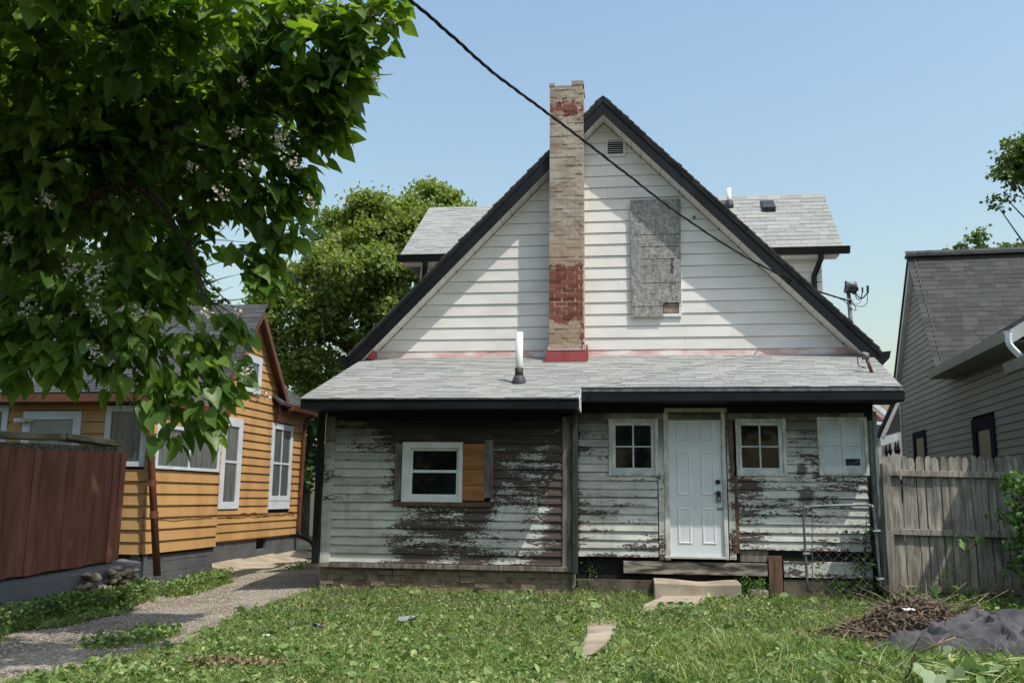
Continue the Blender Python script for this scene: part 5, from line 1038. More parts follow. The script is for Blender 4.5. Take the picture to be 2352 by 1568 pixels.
pts = [P3(M.at(x, y, gv)) for x, y in ((1890, 1162), (1899, 1158), (1912, 1150), (1915, 1158), (1925, 1156), (1932, 1147), (1940, 1158), (1950, 1150), (1960, 1158), (1975, 1156), (1990, 1160))]
MB().tube(pts, .0035, 4).build('bent_wire', METAL, gt)
# ================================================================ TREES
def leafmat(name, a, b, tr=.35, trc=(1.5, 1.7, .5), rough=.45):
    N = NT(name); r = N.rnd(); n = N.noise(N.pos(), .9, 3); col = N.mix(r, a, b); col = N.mix(N.math('MULTIPLY', N.ramp(n, .42, .62), .35), col, N.mix(1., col, (.65, .85, .6), 'MULTIPLY'))
    N.done(col, rough, 0, .35); t = N.n('BsdfTranslucent'); N.l(N.mix(1., col, trc, 'MULTIPLY'), t.inputs[0]); m = N.n('MixShader'); m.inputs[0].default_value = tr
    N.l(N.b.outputs[0], m.inputs[1]); N.l(t.outputs[0], m.inputs[2]); N.l(m.outputs[0], N.out.inputs[0]); return N.m
BARK = simple('bark', (.045, .035, .027), (.10, .08, .062), 14, .95, .8, 40, .01, (1, 1, .4))
MAPL = leafmat('maple_leaf', (.12, .18, .04), (.30, .36, .11), .42, (1.6, 1.6, .5))
def clumpy(lobes, nclump, per, cs, rg):
    """leaf centres: clumps on the outer half of ellipsoid lobes (cx,cy,cz,rx,ry,rz)"""
    w = np.array([l[3]*l[5] for l in lobes]); w = w/w.sum(); li = rg.choice(len(lobes), nclump, p=w); L = np.array(lobes)[li]
    d = rg.normal(size=(nclump, 3)); d /= np.linalg.norm(d, axis=1)[:, None]; r = rg.uniform(.25, 1, nclump)**.45
    c = L[:, :3]+d*L[:, 3:]*r[:, None]
    q = rg.normal(size=(nclump, per, 3))*np.array([1, 1, .6])*cs*rg.uniform(.6, 1.3, (nclump, 1, 1))
    return (c[:, None, :]+q).reshape(-1, 3), np.repeat(d, per, axis=0)
def crown_mesh(name, P, nrm, s0, s1, mat, parent, rg, droop=.35):
    n = len(P); s = rg.uniform(s0, s1, n); a = rg.normal(size=(n, 3)); a[:, 2] -= droop; a /= np.linalg.norm(a, axis=1)[:, None]
    b = rg.normal(size=(n, 3))+nrm*.6+np.array([0, 0, .6]); b -= (b*a).sum(1)[:, None]*a; b /= np.linalg.norm(b, axis=1)[:, None]; c = np.cross(a, b)
    V = np.stack([P, P+(a*.5+c*.38)*s[:, None], P+a*s[:, None]-b*(s*.15)[:, None], P+(a*.5-c*.38)*s[:, None]], 1)
    return npmesh(name, V.reshape(-1, 3), np.arange(4*n).reshape(-1, 4), mat, parent)
def tree(label, base, lobes, nclump, per, cs, s0, s1, mat, seed, trunk=.22, group='background trees', name='tree', limbs=10):
    rg = np.random.default_rng(seed); rr = random.Random(seed); t = thing(name, label, 'tree', loc=base, group=group); B = np.array(base)
    sub_ = []
    for l in lobes:
        for q in range(9):
            dd_ = rg.normal(size=3); dd_ /= np.linalg.norm(dd_); dd_[2] = abs(dd_[2])*.9-.25; f_ = rg.uniform(.22, .42); sub_.append(tuple(np.array(l[:3])+dd_*np.array(l[3:])*rg.uniform(.75, 1.05))+tuple(np.array(l[3:])*f_*np.array([1, 1, .75])))
    P, nr = clumpy([tuple(l[:3])+tuple(np.array(l[3:])*.8) for l in lobes], nclump//3, per, cs, rg); P2, nr2 = clumpy(sub_, nclump-nclump//3, per, cs*.8, rg); P = np.concatenate([P, P2]); nr = np.concatenate([nr, nr2]); o = crown_mesh('crown', P-B, nr, s0, s1, mat, t, rg)
    c = np.mean([l[:3] for l in lobes], axis=0)-B; h = max(l[2]+l[5]*.6 for l in lobes)-B[2]
    MB().tube([(0, 0, -.3), (c[0]*.15, c[1]*.15, h*.3), (c[0]*.6, c[1]*.6, h*.6), (c[0], c[1], h*.9)], [trunk, trunk*.8, trunk*.5, trunk*.15], 10).build('trunk', BARK, t, True)
    for k in range(limbs):
        l = lobes[k % len(lobes)]; e = np.array(l[:3])-B+rg.normal(size=3)*np.array(l[3:])*.45; s = np.array([c[0]*.4, c[1]*.4, h*rr.uniform(.3, .6)]); m = (s+e)/2+np.array([0, 0, .1*h*rr.uniform(-.2, .8)])
        MB().tube(spline([s, m, e], 4), [trunk*.38*(1-i/9.5) for i in range(9)], 6).build('branch', BARK, t, True)
    return t
def lob(px, py, d, rx, ry, depth=None):
    c = dep(px, py, d); k = d/F; return (c.x, c.y, c.z, rx*k, (depth or rx*k), ry*k)
D1 = 27.
mt = tree('large leafy green maple rising behind the white cottage between it and the orange house', (dep(830, 1140, D1).x, dep(830, 1140, D1).y, 0),
     [lob(890, 545, D1, 110, 120), lob(990, 470, D1+1, 75, 62), lob(860, 490, D1, 70, 60), lob(1060, 500, D1+1, 55, 40), lob(1000, 560, D1, 120, 90), lob(800, 620, D1-1, 120, 110), lob(700, 720, D1-1, 110, 90), lob(620, 690, D1-1, 50, 40), lob(860, 740, D1, 140, 120), lob(730, 850, D1, 100, 80), lob(800, 560, D1-.5, 45, 50), lob(650, 800, D1-1, 70, 70), lob(940, 660, D1, 110, 90), lob(760, 530, D1, 60, 60)],
     5200, 18, .16, .08, .165, MAPL, 11, .3)
D2 = 34.; MAP2 = leafmat('far_leaf', (.06, .10, .025), (.15, .20, .055), .3)
tree('treetop hanging into the frame high in the sky above the grey green house', (dep(2720, 1100, D2).x, dep(2720, 1100, D2).y, 0), [lob(2420, 400, D2, 100, 95), lob(2330, 400, D2, 38, 42), lob(2300, 460, D2, 22, 20), lob(2345, 350, D2, 30, 28), lob(2470, 330, D2, 120, 120)], 620, 14, .2, .12, .24, MAP2, 12, .25)
tree('small treetop poking up just over the ridge of the grey green house', (dep(2270, 1100, 42.).x, dep(2270, 1100, 42.).y, 0), [lob(2265, 590, 42, 62, 34), lob(2245, 548, 42, 16, 30), lob(2325, 580, 42, 30, 22), lob(2210, 575, 42, 16, 18), lob(2270, 680, 42, 110, 70)], 320, 14, .22, .15, .28, MAP2, 13, .25)
DKL = leafmat('dark_leaf', (.03, .06, .015), (.07, .12, .03), .25)
tree('dark tree standing behind the roofs of the orange house', (dep(250, 1100, 40).x, dep(250, 1100, 40).y, 0), [lob(200, 700, 40, 260, 130), lob(480, 760, 40, 120, 60), lob(-50, 650, 40, 200, 160)], 900, 14, .35, .18, .34, DKL, 14, .3)
tree('low distant tree filling the gap below the maple between the two houses', (dep(700, 1140, 36).x, dep(700, 1140, 36).y, 0), [lob(690, 960, 36, 90, 90), lob(760, 900, 36, 80, 60), lob(700, 1080, 36, 80, 70)], 420, 14, .3, .18, .34, DKL, 15, .25)
tree('distant trees glimpsed low in the gap left of the grey green house', (dep(2050, 1130, 38).x, dep(2050, 1130, 38).y, 0), [lob(2040, 1060, 38, 60, 45), lob(2080, 1100, 38, 60, 50)], 200, 14, .3, .18, .34, MAPL, 16, .2)
# trees of the yard behind the viewer (they show only as dark reflections in the panes)
for i, (x, y, h) in enumerate(((-9, -12, 9), (-1, -15, 10), (7, -13, 8.5), (14, -14, 9), (-16, -13, 10))):
    tree(('leafy yard tree behind the viewer, second from the brown fence side', 'tallest leafy yard tree behind the viewer, opposite the back door', 'shortest leafy yard tree behind the viewer, right of the tallest', 'leafy yard tree behind the viewer, nearest the grey house side', 'leafy yard tree behind the viewer, nearest the orange house side')[i], (x, y, 0), [(x, y, h*.62, 4.2, 3, h*.42), (x+1.5, y, h*.4, 3.5, 3, h*.35), (x, y+1, 1.3, 4.6, 1.5, 1.7)], 330, 12, .4, .3, .5, DKL, 30+i, .25, 'yard trees behind the viewer')
# ---------------------------------------------------------------- CATALPA
cat = thing('catalpa_tree', 'big heart-leaved catalpa with white blossom overhanging the yard at the top left', 'tree', loc=(-7.2, 9.2, 0))
CB = Vector((-7.2, 9.2, 0))
CLF = leafmat('catalpa_leaf', (.055, .13, .024), (.165, .26, .06), .45, (2.1, 2.0, .45), .4)
def leaf_geo():
    half = [(0, 0), (.20, -.10), (.38, -.02), (.46, .20), (.40, .48), (.24, .78), (.10, 1.0), (0, 1.22)]
    L = [(x, y, .10*abs(x)*2.2-.16*max(0, y-.3)**2) for x, y in half]; mid = [(0, y, -.16*max(0, y-.3)**2-.0) for y in (.0, .2, .48, .78)]
    V = []; V += [(0, 0, 0), (0, .2, 0), (0, .48, -.01), (0, .78, -.05), (0, 1.24, -.17)]            # 0..4 midrib
    R = [(.21, -.12, .03), (.41, -.02, .085), (.47, .22, .10), (.40, .50, .075), (.22, .82, .0)]      # 5..9
    V += R; V += [(-x, y, z) for x, y, z in R]                                                          # 10..14
    Fc = [(0, 5, 6, 1), (1, 6, 7, 2), (2, 7, 8, 3), (3, 8, 9, 4), (0, 1, 11, 10), (1, 2, 12, 11), (2, 3, 13, 12), (3, 4, 14, 13)]
    return np.array(V), np.array(Fc)
LV, LF = leaf_geo()
rg = np.random.default_rng(99)
LB = [(120, 120, 9.2, 330, 260), (430, 90, 9.0, 250, 200), (690, 90, 8.8, 150, 150), (830, 40, 8.7, 85, 105), (800, 145, 8.7, 72, 60), (640, 260, 9.0, 150, 120), (745, 270, 8.8, 60, 90), (590, 400, 9.0, 115, 100), (640, 500, 9.0, 75, 80), (590, 600, 8.9, 60, 60), (690, 430, 9.0, 40, 80),
      (180, 420, 9.8, 240, 190), (300, 300, 9.4, 240, 160), (60, 650, 9.0, 150, 170), (250, 690, 9.0, 170, 130), (400, 640, 9.3, 70, 90), (380, 830, 8.8, 150, 100), (500, 865, 8.8, 60, 75), (420, 950, 8.6, 80, 75), (120, 800, 8.8, 170, 85), (530, 760, 8.9, 40, 45), (60, 400, 8.8, 130, 160), (430, 560, 9.3, 75, 75), (470, 430, 9.2, 90, 80), (600, 650, 8.8, 55, 35), (330, 560, 9.4, 100, 90), (920, 20, 8.7, 30, 40), (760, 200, 8.7, 90, 60), (250, 60, 7.9, 190, 140), (430, 10, 7.9, 150, 90), (90, 220, 8.1, 150, 130),
      (-250, 300, 9.2, 330, 420), (-200, 760, 9.4, 200, 160), (120, -260, 9.4, 260, 200), (-300, -200, 9.5, 350, 350), (640, -120, 9.4, 160, 90), (100, 250, 11.0, 380, 330), (430, 200, 10.6, 260, 200)]
lobs = [lob(x, y, d, rx, ry, min(rx, ry)*d/F*.75) for x, y, d, rx, ry in LB]+[(-2.1, 5.4, 6.0, 1.0, .8, .45), (-1.3, 5.9, 6.2, .8, .6, .4), (-3.0, 6.1, 5.7, .9, .8, .5), (-3.9, 6.3, 5.6, 1.0, .8, .8), (-5.2, 6.8, 5.4, 1.2, .9, .9)]
def leaf_cloud(n_sh, lobs, rg):
    w = np.array([l[3]*l[5]*1. for l in lobs]); w /= w.sum(); li = rg.choice(len(lobs), n_sh, p=w); L = np.array(lobs)[li]
    d = rg.normal(size=(n_sh, 3)); d /= np.linalg.norm(d, axis=1)[:, None]; c = L[:, :3]+d*L[:, 3:]*(rg.uniform(.1, 1, n_sh)**.42)[:, None]; return c, d
C_, D_ = leaf_cloud(5200, lobs, rg); per = 5
ctr = np.array([dep(250, 350, 9.6)[:]])[0]
P = []; A_ = []; B_ = []; SZ = []
for c, d in zip(C_, D_):
    out = c-ctr; out[2] *= .4; out /= np.linalg.norm(out)+1e-6
    for k in range(per):
        ph = rg.uniform(0, 6.28); side = np.array([math.cos(ph), math.sin(ph), 0]); st = c+side*rg.uniform(.03, .14)+np.array([0, 0, rg.uniform(-.12, .1)])
        a = side*.75+out*.55+np.array([0, 0, -rg.uniform(-.1, 1.6)]); a /= np.linalg.norm(a); b = np.array([0, 0, 1.])+rg.normal(size=3)*.5+side*.35; b -= (b@a)*a; b /= np.linalg.norm(b)
        P.append(st); A_.append(a); B_.append(b); SZ.append(rg.uniform(.07, .195))
P, A_, B_, SZ = map(np.array, (P, A_, B_, SZ)); X_ = np.cross(A_, B_)
# pixel position to keep the outline's edge ragged and the sky gaps open
dd = P-CP; zc = dd@fw; PXx = CX+F*(dd@rt)/zc; PXy = CY-F*(dd@up)/zc
gap = np.zeros(len(P), bool)
for (gx, gy, r_) in ((522, 625, 30), (505, 680, 18), (388, 500, 10), (100, 455, 10), (735, 350, 8), (575, 700, 34), (625, 735, 42)):
    gap |= (PXx-gx)**2+(PXy-gy)**2 < (r_+8)**2
keep = ~gap; P, A_, B_, X_, SZ, zc, PXx, PXy = P[keep], A_[keep], B_[keep], X_[keep], SZ[keep], zc[keep], PXx[keep], PXy[keep]
vis = (PXx > -20) & (PXx < 1000) & (PXy > -20); score = np.where(vis, zc-SZ*6, 99)-.0*PXx; order = np.argsort(score); near = set(order[:300].tolist())
lms = []
for v in range(3):
    me = bpy.data.meshes.new('leaf'); q = LV.copy(); q[:, 2] *= (1, 1.5, .5)[v]; q[:, 0] *= (1, .88, 1.06)[v]; q[:, 2] += .06*np.sin(q[:, 1]*5+v*2)*np.abs(q[:, 0]); me.from_pydata(q.tolist(), [], LF.tolist()); me.materials.append(CLF); me.update(); lms.append(me)
rest = [i for i in range(len(P)) if i not in near]; rest = np.array(rest)
V = (P[rest][:, None, :]-np.array(CB))+(LV[None, :, 0:1]*X_[rest][:, None]+LV[None, :, 1:2]*A_[rest][:, None]+LV[None, :, 2:3]*B_[rest][:, None])*SZ[rest][:, None, None]
o = npmesh('foliage', V.reshape(-1, 3), (LF[None]+np.arange(len(rest))[:, None, None]*15).reshape(-1, 4), CLF, cat, flat=False); o['kind'] = 'stuff'
for i in near:
    mt_ = Matrix(((X_[i][0]*SZ[i], A_[i][0]*SZ[i], B_[i][0]*SZ[i], P[i][0]-CB.x), (X_[i][1]*SZ[i], A_[i][1]*SZ[i], B_[i][1]*SZ[i], P[i][1]-CB.y), (X_[i][2]*SZ[i], A_[i][2]*SZ[i], B_[i][2]*SZ[i], P[i][2]), (0, 0, 0, 1)))
    piece('leaf', lms[i % 3], mt_, cat)
# limbs and twigs
MB().tube(spline([(0, 0, -.3), (.1, .1, 1.4), (.25, .1, 3.0), (.6, .1, 4.6), (1.3, .0, 6.2)], 5), [.34-.012*i for i in range(21)], 12).build('trunk', BARK, cat, True)
def br(pts, r0, r1, name='branch'):
    sp_ = spline([Vector(q)-CB for q in pts], 7); n = len(sp_); MB().tube(sp_, [r0+(r1-r0)*i/(n-1) for i in range(n)], 7).build(name, BARK, cat, True)
bs = CB+Vector((.25, .1, 2.8)); b2 = CB+Vector((.6, .1, 4.4))
br([bs, dep(60, 420, 9.4), dep(200, 350, 9.4), dep(330, 320, 9.3), dep(480, 240, 9.2), dep(640, 120, 9.0), dep(800, 60, 8.8)], .10, .015)
br([bs, dep(40, 560, 9.4), dep(180, 470, 9.3), dep(300, 420, 9.2), dep(400, 520, 9.1), dep(450, 620, 9.0), dep(470, 700, 8.9)], .075, .012)
br([b2, dep(80, 160, 9.4), dep(250, 130, 9.3), dep(420, 100, 9.2), dep(560, 60, 9.1)], .09, .015)
br([dep(300, 330, 9.3), dep(430, 330, 9.2), dep(560, 380, 9.1), dep(620, 480, 9.0)], .04, .01)
br([bs, dep(30, 700, 9.2), dep(200, 760, 9.0), dep(340, 850, 8.9), dep(420, 930, 8.7)], .06, .01)
rr = random.Random(8)
for k in range(46):
    x, y = rr.choice(((300, 380), (340, 430), (400, 500), (250, 400), (430, 560), (450, 620), (460, 660), (200, 430), (480, 690))); d = rr.uniform(8.9, 9.4); ang_ = rr.uniform(-.6, 1.5); l = rr.uniform(50, 150)
    p0 = (x, y); p1 = (x+l*.5*math.cos(ang_), y+l*.5*math.sin(ang_)+rr.uniform(-15, 15)); p2 = (x+l*math.cos(ang_)+rr.uniform(-10, 10), y+l*math.sin(ang_)+rr.uniform(-25, 15))
    br([dep(*p0, d), dep(*p1, d+rr.uniform(-.1, .1)), dep(*p2, d+rr.uniform(-.2, .2))], rr.uniform(.006, .012), .002, 'twig')
# blossom panicles
BLS = simple('white_blossom', (.45, .42, .36), (.68, .65, .58), 30, .7, 0)
bq = MB()
for k in range(7):
    a = k*.9; b = 1.0; bq.add([(0, 0, 0), (math.cos(a)*.5, math.sin(a)*.5, .25), (math.cos(a+.45)*.72, math.sin(a+.45)*.72, .45+.1*(k % 2)), (math.cos(a+.9)*.5, math.sin(a+.9)*.5, .25)], [(0, 1, 2, 3)])
bqV, bqF = np.array(bq.v), np.array(bq.f)
for (x, y, r_) in ((740, 20, 30), (850, 22, 22), (895, 50, 16), (655, 50, 22), (490, 112, 22), (420, 30, 24), (560, 190, 18), (540, 300, 22), (640, 330, 22), (560, 375, 18), (668, 372, 24), (645, 310, 22), (505, 445, 22), (108, 460, 24), (715, 460, 18), (860, 180, 9), (205, 660, 34), (225, 720, 20), (60, 710, 24), (215, 810, 24), (320, 715, 18), (565, 850, 20), (595, 905, 22), (470, 720, 14), (20, 545, 14), (160, 620, 24), (160, 130, 16), (440, 380, 16), (230, 620, 24), (600, 60, 16), (545, 720, 12)):
    c = dep(x, y, 8.35 if y > 600 else 8.4); V = []; n = int(10+r_*.9)
    for k in range(n):
        q = c+Vector(rr.gauss(0, 1) for _ in range(3))*(r_*8.4/F*.42); s = rr.uniform(.012, .022); R = Matrix.Rotation(rr.uniform(0, 6), 3, 'Z') @ Matrix.Rotation(rr.uniform(0, 3), 3, 'X')
        V.append(bqV @ np.array(R).T*s*1.3+np.array(q-CB))
    npmesh('blossom', np.concatenate(V), np.concatenate([bqF+len(bqV)*k for k in range(n)]), BLS, cat)
    MB().tube([Vector(c)-CB+Vector((0, .1, -.02)), Vector(c)-CB+Vector((.02, .2, .1))], .004, 4).build('twig', BARK, cat)
for (x, y, l) in ((770, 250, 60), (800, 270, 60), (808, 600, 55), (815, 610, 60), (470, 640, 40), (760, 260, 55)):
    d = 8.8; MB().tube([dep(x, y, d)-CB, dep(x+rr.uniform(-4, 4), y+l*.5, d)-CB, dep(x+rr.uniform(-12, 4), y+l, d)-CB], [.004, .005, .002], 5).build('seed_pod', BARK, cat)
# ================================================================ BUSHES, WEEDS, DEBRIS
def bush(name, label, cat_, lobes, n, s0, s1, mat, seed, stems=6, group=None, droop=.2):
    rg = np.random.default_rng(seed); rr = random.Random(seed); c = np.mean([l[:3] for l in lobes], axis=0); base = (c[0], c[1], gzf(c[0], c[1])); t = thing(name, label, cat_, loc=base, group=group); B = np.array(base)
    P, nr = clumpy(lobes, max(4, n//9), 9, .09, rg); k = P[:, 2] > B[2]+.01; P, nr = P[k], nr[k]
    crown_mesh('foliage', P-B, nr, s0, s1, mat, t, rg, droop)
    for i in range(stems):
        l = lobes[i % len(lobes)]; e = np.array(l[:3])-B+rg.normal(size=3)*np.array(l[3:])*.5; e[2] = max(e[2], .1)
        MB().tube(spline([(rr.uniform(-.1, .1), rr.uniform(-.1, .1), -.02), e*.5+np.array([0, 0, .08]), e], 4), [.012-.001*q for q in range(9)], 5).build('stem', BARK, t, True)
    return t
def glob(px, py, d, rx, ry, dp=.3): return lob(px, py, d, rx, ry, dp)
BSH = leafmat('bush_leaf', (.04, .10, .02), (.09, .18, .035), .3)
bush('bush', 'loose dark green bush growing up over the end of the grey picket fence', 'bush', [lob(2375, 1130, 10.6, 66, 60, .35), lob(2385, 1230, 10.5, 70, 80, .35), lob(2335, 1110, 10.7, 45, 22, .2), lob(2390, 1320, 10.4, 50, 60, .3), lob(2440, 1180, 10.3, 90, 130, .5), lob(2345, 1080, 10.7, 24, 18, .2), lob(2318, 1190, 10.7, 26, 14, .15), lob(2330, 1270, 10.7, 26, 12, .15)], 2000, .04, .10, BSH, 50, 12)
vn = bush('climbing_vine', 'thin leafy vine climbing the right edge of the chain link gate', 'vine', [lob(1980, 1310, 11.75, 26, 40, .06), lob(1992, 1230, 11.8, 14, 60, .05), lob(1950, 1345, 11.7, 55, 16, .1), lob(2000, 1345, 11.6, 30, 22, .12)], 260, .035, .07, BSH, 51, 8)
YG = leafmat('young_leaf', (.12, .24, .05), (.24, .36, .10), .35)
sp_ = thing('sapling', 'bent green weed sapling leaning in front of the picket fence', 'plant', loc=gp(2180, 1378, .08)); SB = gp(2180, 1378, .08)
d0 = 11.2; d0 = 11.3; pts = [dep(2180, 1376, d0), dep(2176, 1335, d0), dep(2196, 1300, d0), dep(2228, 1262, d0), dep(2246, 1240, d0)]
MB().tube([q-SB for q in spline(pts, 6)], [.011-.0003*i for i in range(25)], 6).build('stem', simple('green_stem', (.10, .09, .04), (.16, .14, .07), 9, .7, .1), sp_, True)
def leafobj(p, az, el, s, mat, parent, off, roll=0., name='leaf'):
    q = LV.copy(); R = (Matrix.Rotation(az, 3, 'Z') @ Matrix.Rotation(el, 3, 'X') @ Matrix.Rotation(roll, 3, 'Y')); V = q @ np.array(R).T*s
    me = bpy.data.meshes.new(name); me.from_pydata(V.tolist(), [], LF.tolist()); me.materials.append(mat); o = link(bpy.data.objects.new(name, me), parent); o.location = Vector(p)-off; return o
rr = random.Random(21)
for (x, y, s) in ((2140, 1345, .14), (2120, 1360, .13), (2160, 1358, .15), (2135, 1385, .12), (2165, 1400, .13), (2110, 1372, .1), (2150, 1330, .12), (2205, 1225, .12), (2190, 1215, .10), (2230, 1200, .11), (2215, 1240, .12), (2180, 1205, .11), (2165, 1208, .10), (2245, 1207, .1)):
    leafobj(dep(x+24 if y > 1300 else x+18, y-14 if y > 1300 else y+32, d0), rr.uniform(0, 6.28), rr.uniform(-.9, .2), s*.85, YG, sp_, SB, rr.uniform(-.5, .5))
for pts in ([(2222, 1203), (2180, 1196), (2150, 1200)], [(2222, 1203), (2245, 1204), (2275, 1222)], [(2222, 1203), (2250, 1192), (2262, 1200)]): MB().tube([dep(q[0]+20, q[1]+36, d0)-SB for q in pts], [.006, .004, .002], 5).build('stem', YG, sp_)
# weeds in the shade at the foot of the brown fence
for i, (x, y, rx, ry, d, lb) in enumerate(((40, 1395, 70, 45, 10.6, 'leafy green weed clump in deep shade at the left picture edge'), (150, 1380, 60, 36, 11.4, 'low spreading weed clump under the brown board fence'), (290, 1368, 42, 26, 12.0, 'bright weed clump beside the broken rubble end of the curb'), (60, 1335, 40, 30, 10.9, 'pale leaved creeper clump against the brown fence boards'))):
    bush('weed_clump', lb, 'weeds', [lob(x, y, d, rx, ry, .3), lob(x+rx*.5, y+8, d, rx*.6, ry*.7, .25)], 700, .04, .09, BSH if i != 2 else YG, 60+i, 4)
bush('weed_clump', 'small weed clump where the concrete apron meets the gravel drive', 'weeds', [lob(690, 1305, 16.5, 22, 9, .2)], 160, .04, .08, YG, 70, 2)
bush('weed_clump', 'weed clump between the porch post and the concrete doorstep', 'weeds', [lob(1730, 1345, 12.0, 30, 14, .15)], 260, .03, .06, BSH, 71, 2)
bush('weed_clump', 'straggly vine hanging in the dark opening left of the doorstep', 'weeds', [lob(1357, 1318, 12.45, 6, 26, .04), lob(1350, 1345, 12.3, 22, 8, .1)], 130, .02, .045, BSH, 72, 3)
# ---- brush heap
STK = simple('dead_stick', (.10, .07, .05), (.26, .19, .14), 9, .85, .4, 60, .004)
heap0 = gp(2108, 1468, .08); hp_ = thing('brush_heap', 'heap of dead twigs and brown leaf litter beside the grey tarpaulin', 'brush heap', loc=heap0)
rg = np.random.default_rng(5); n = 9000
X = rg.normal(0, .36, n); Y2 = rg.normal(0, .26, n); H = .34*np.exp(-(X/.55)**2-(Y2/.4)**2)*rg.uniform(.3, 1.05, n)+.02
Pc = np.stack([X, Y2, H], -1); nr = rg.normal(size=(n, 3)); o = crown_mesh('leaf_litter', Pc, nr, .025, .06, simple('leaf_litter', (.07, .045, .028), (.22, .16, .105), 30, .9, 0, rv=.35), hp_, rg, .1); o['kind'] = 'stuff'
bmx = bmesh.new(); bmesh.ops.create_uvsphere(bmx, u_segments=20, v_segments=10, radius=1)
for v in bmx.verts: v.co = Vector((v.co.x*.58, v.co.y*.42, max(v.co.z, -.2)*.24*(1+.4*mn.noise(v.co*3))))
me = bpy.data.meshes.new('soil_core'); bmx.to_mesh(me); bmx.free(); me.materials.append(simple('dark_soil', (.03, .022, .015), (.07, .05, .035), 20, .95, .6)); link(bpy.data.objects.new('soil_core', me), hp_)
rr = random.Random(77)
for i in range(150):
    a = rr.uniform(0, 6.28); x, y = rr.gauss(0, .33), rr.gauss(0, .24); l = rr.uniform(.1, .6); z = .06+.28*math.exp(-(x/.55)**2-(y/.4)**2); el = rr.uniform(-.15, .5)
    e = Vector((x+l*math.cos(a)*math.cos(el), y+l*math.sin(a)*math.cos(el), z+l*math.sin(el))); mid = (Vector((x, y, z))+e)/2+Vector((rr.gauss(0, .03), rr.gauss(0, .03), rr.gauss(0, .03)))
    MB().tube([(x, y, z), mid, e], [rr.uniform(.004, .009), .005, .002], 5).build('twig', STK, hp_, True)
def stick(label, pts, r0, r1, n=5, name='stick', mat=None, grp='loose sticks on the brush heap'):
    P = [gp(x, y, .07+h) for x, y, h in pts]; b = P[0].copy(); o = MB().tube([q-b for q in spline(P, n)], [r0+(r1-r0)*i/(len(P)*n-n) for i in range(len(P)*n-n+1)], 8).build(name, mat or STK, None, True); o.location = b; return tag(o, label, name, grp)
stick('thick bark covered log propped up out of the brush heap', [(2180, 1442, .10), (2212, 1418, .2), (2245, 1394, .28)], .032, .026, 4, 'log', BARK, None)
stick('long thin stick leaning from the gate foot down across the brush heap', [(2030, 1311, .3), (2090, 1358, .26), (2146, 1408, .2)], .008, .005)
stick('forked pale twig standing up behind the log', [(2222, 1404, .15), (2246, 1382, .25), (2270, 1362, .3)], .010, .004)
stick('short upright dead branch stub at the back of the brush heap', [(2054, 1372, .42), (2057, 1393, .3), (2060, 1413, .2)], .016, .014)
stick('slender dead twig standing behind the grey tarpaulin', [(2326, 1357, .5), (2306, 1390, .3), (2292, 1421, .12)], .006, .010)
stick('thin dark twig lying out over the lawn left of the brush heap', [(1959, 1424, .04), (1995, 1413, .07), (2036, 1402, .12)], .004, .008)
stick('curved bare branch lying on top of the grey tarpaulin', [(2154, 1477, .2), (2172, 1464, .24), (2195, 1460, .26), (2226, 1466, .26)], .008, .006)
stick('long brown branch lying across the near edge of the tarpaulin', [(2099, 1504, .1), (2148, 1482, .2), (2195, 1462, .27)], .012, .007)
stick('thin crossed stick resting on the tarpaulin near its lower edge', [(2094, 1496, .1), (2104, 1478, .2), (2116, 1460, .28)], .006, .004)
stick('forked dark stick lying on the clover in the foreground', [(1956, 1510, .06), (1990, 1522, .08), (2030, 1537, .07)], .008, .012, grp=None)
stick('stubby reddish brown branch end in the foreground clover', [(1862, 1563, .05), (1880, 1556, .06), (1897, 1548, .07)], .020, .012, grp=None)
stick('dark vertical twig standing among the wilted leaves', [(2074, 1565, .05), (2092, 1535, .15), (2096, 1504, .25)], .010, .005, grp=None)
# bottle and paper in the heap
JAR = simple('dull_glass_jar', (.16, .17, .15), (.3, .31, .28), 20, .2, .1)
bp = gp(2061, 1458, .14); o = MB().tube([(0, 0, 0), (.06, -.02, .01), (.07, -.02, .01), (.10, -.03, .015)], [.045, .047, .03, .025], 12).build('jar', JAR, None, True); o.location = bp; tag(o, 'dirty glass jar lying at the foot of the brush heap', 'jar')
LIT = simple('white_litter', (.6, .6, .6), (.75, .75, .75), 10, .7, .2)
def litter(name, label, px, py, w, mat, seed, z=.07, grp=None):
    rr = random.Random(seed); c = gp(px, py, z); c.z = gzf(c.x, c.y)+z; n = 5; V = [(i*w/n-w/2+rr.gauss(0, w*.05), (j*w/n-w/2)*.7+rr.gauss(0, w*.04), rr.uniform(0, w*.3)) for j in range(n+1) for i in range(n+1)]
    Fc = [(j*(n+1)+i, j*(n+1)+i+1, (j+1)*(n+1)+i+1, (j+1)*(n+1)+i) for j in range(n) for i in range(n) if rr.random() > .12]
    o = MB().add(V, Fc).build(name, mat, None, True); o.location = c; return tag(o, label, 'litter', grp)
FILM = simple('grey_plastic_film', (.15, .17, .17), (.30, .32, .33), 12, .3, .3)
litter('plastic_scrap', 'grey plastic scrap on the lawn edge beside the driveway', 552, 1412, .14, FILM, 1)
litter('plastic_scrap', 'crumpled translucent plastic bag on the lawn left of centre', 724, 1452, .16, FILM, 2)
litter('plastic_scrap', 'crumpled grey plastic film lying mid lawn below the left window', 935, 1440, .17, FILM, 3)
litter('plastic_scrap', 'tiny white plastic scrap in the lawn near the driveway', 612, 1470, .07, LIT, 4)
litter('candy_wrapper', 'crumpled pink and white wrapper on the gravel drive', 418, 1343, .13, simple('pink_wrapper', (.5, .08, .12), (.7, .5, .5), 14, .5, .2), 5, .02)
litter('paper_scrap', 'white crumpled paper on top of the brush heap', 2087, 1420, .11, LIT, 6, .34)
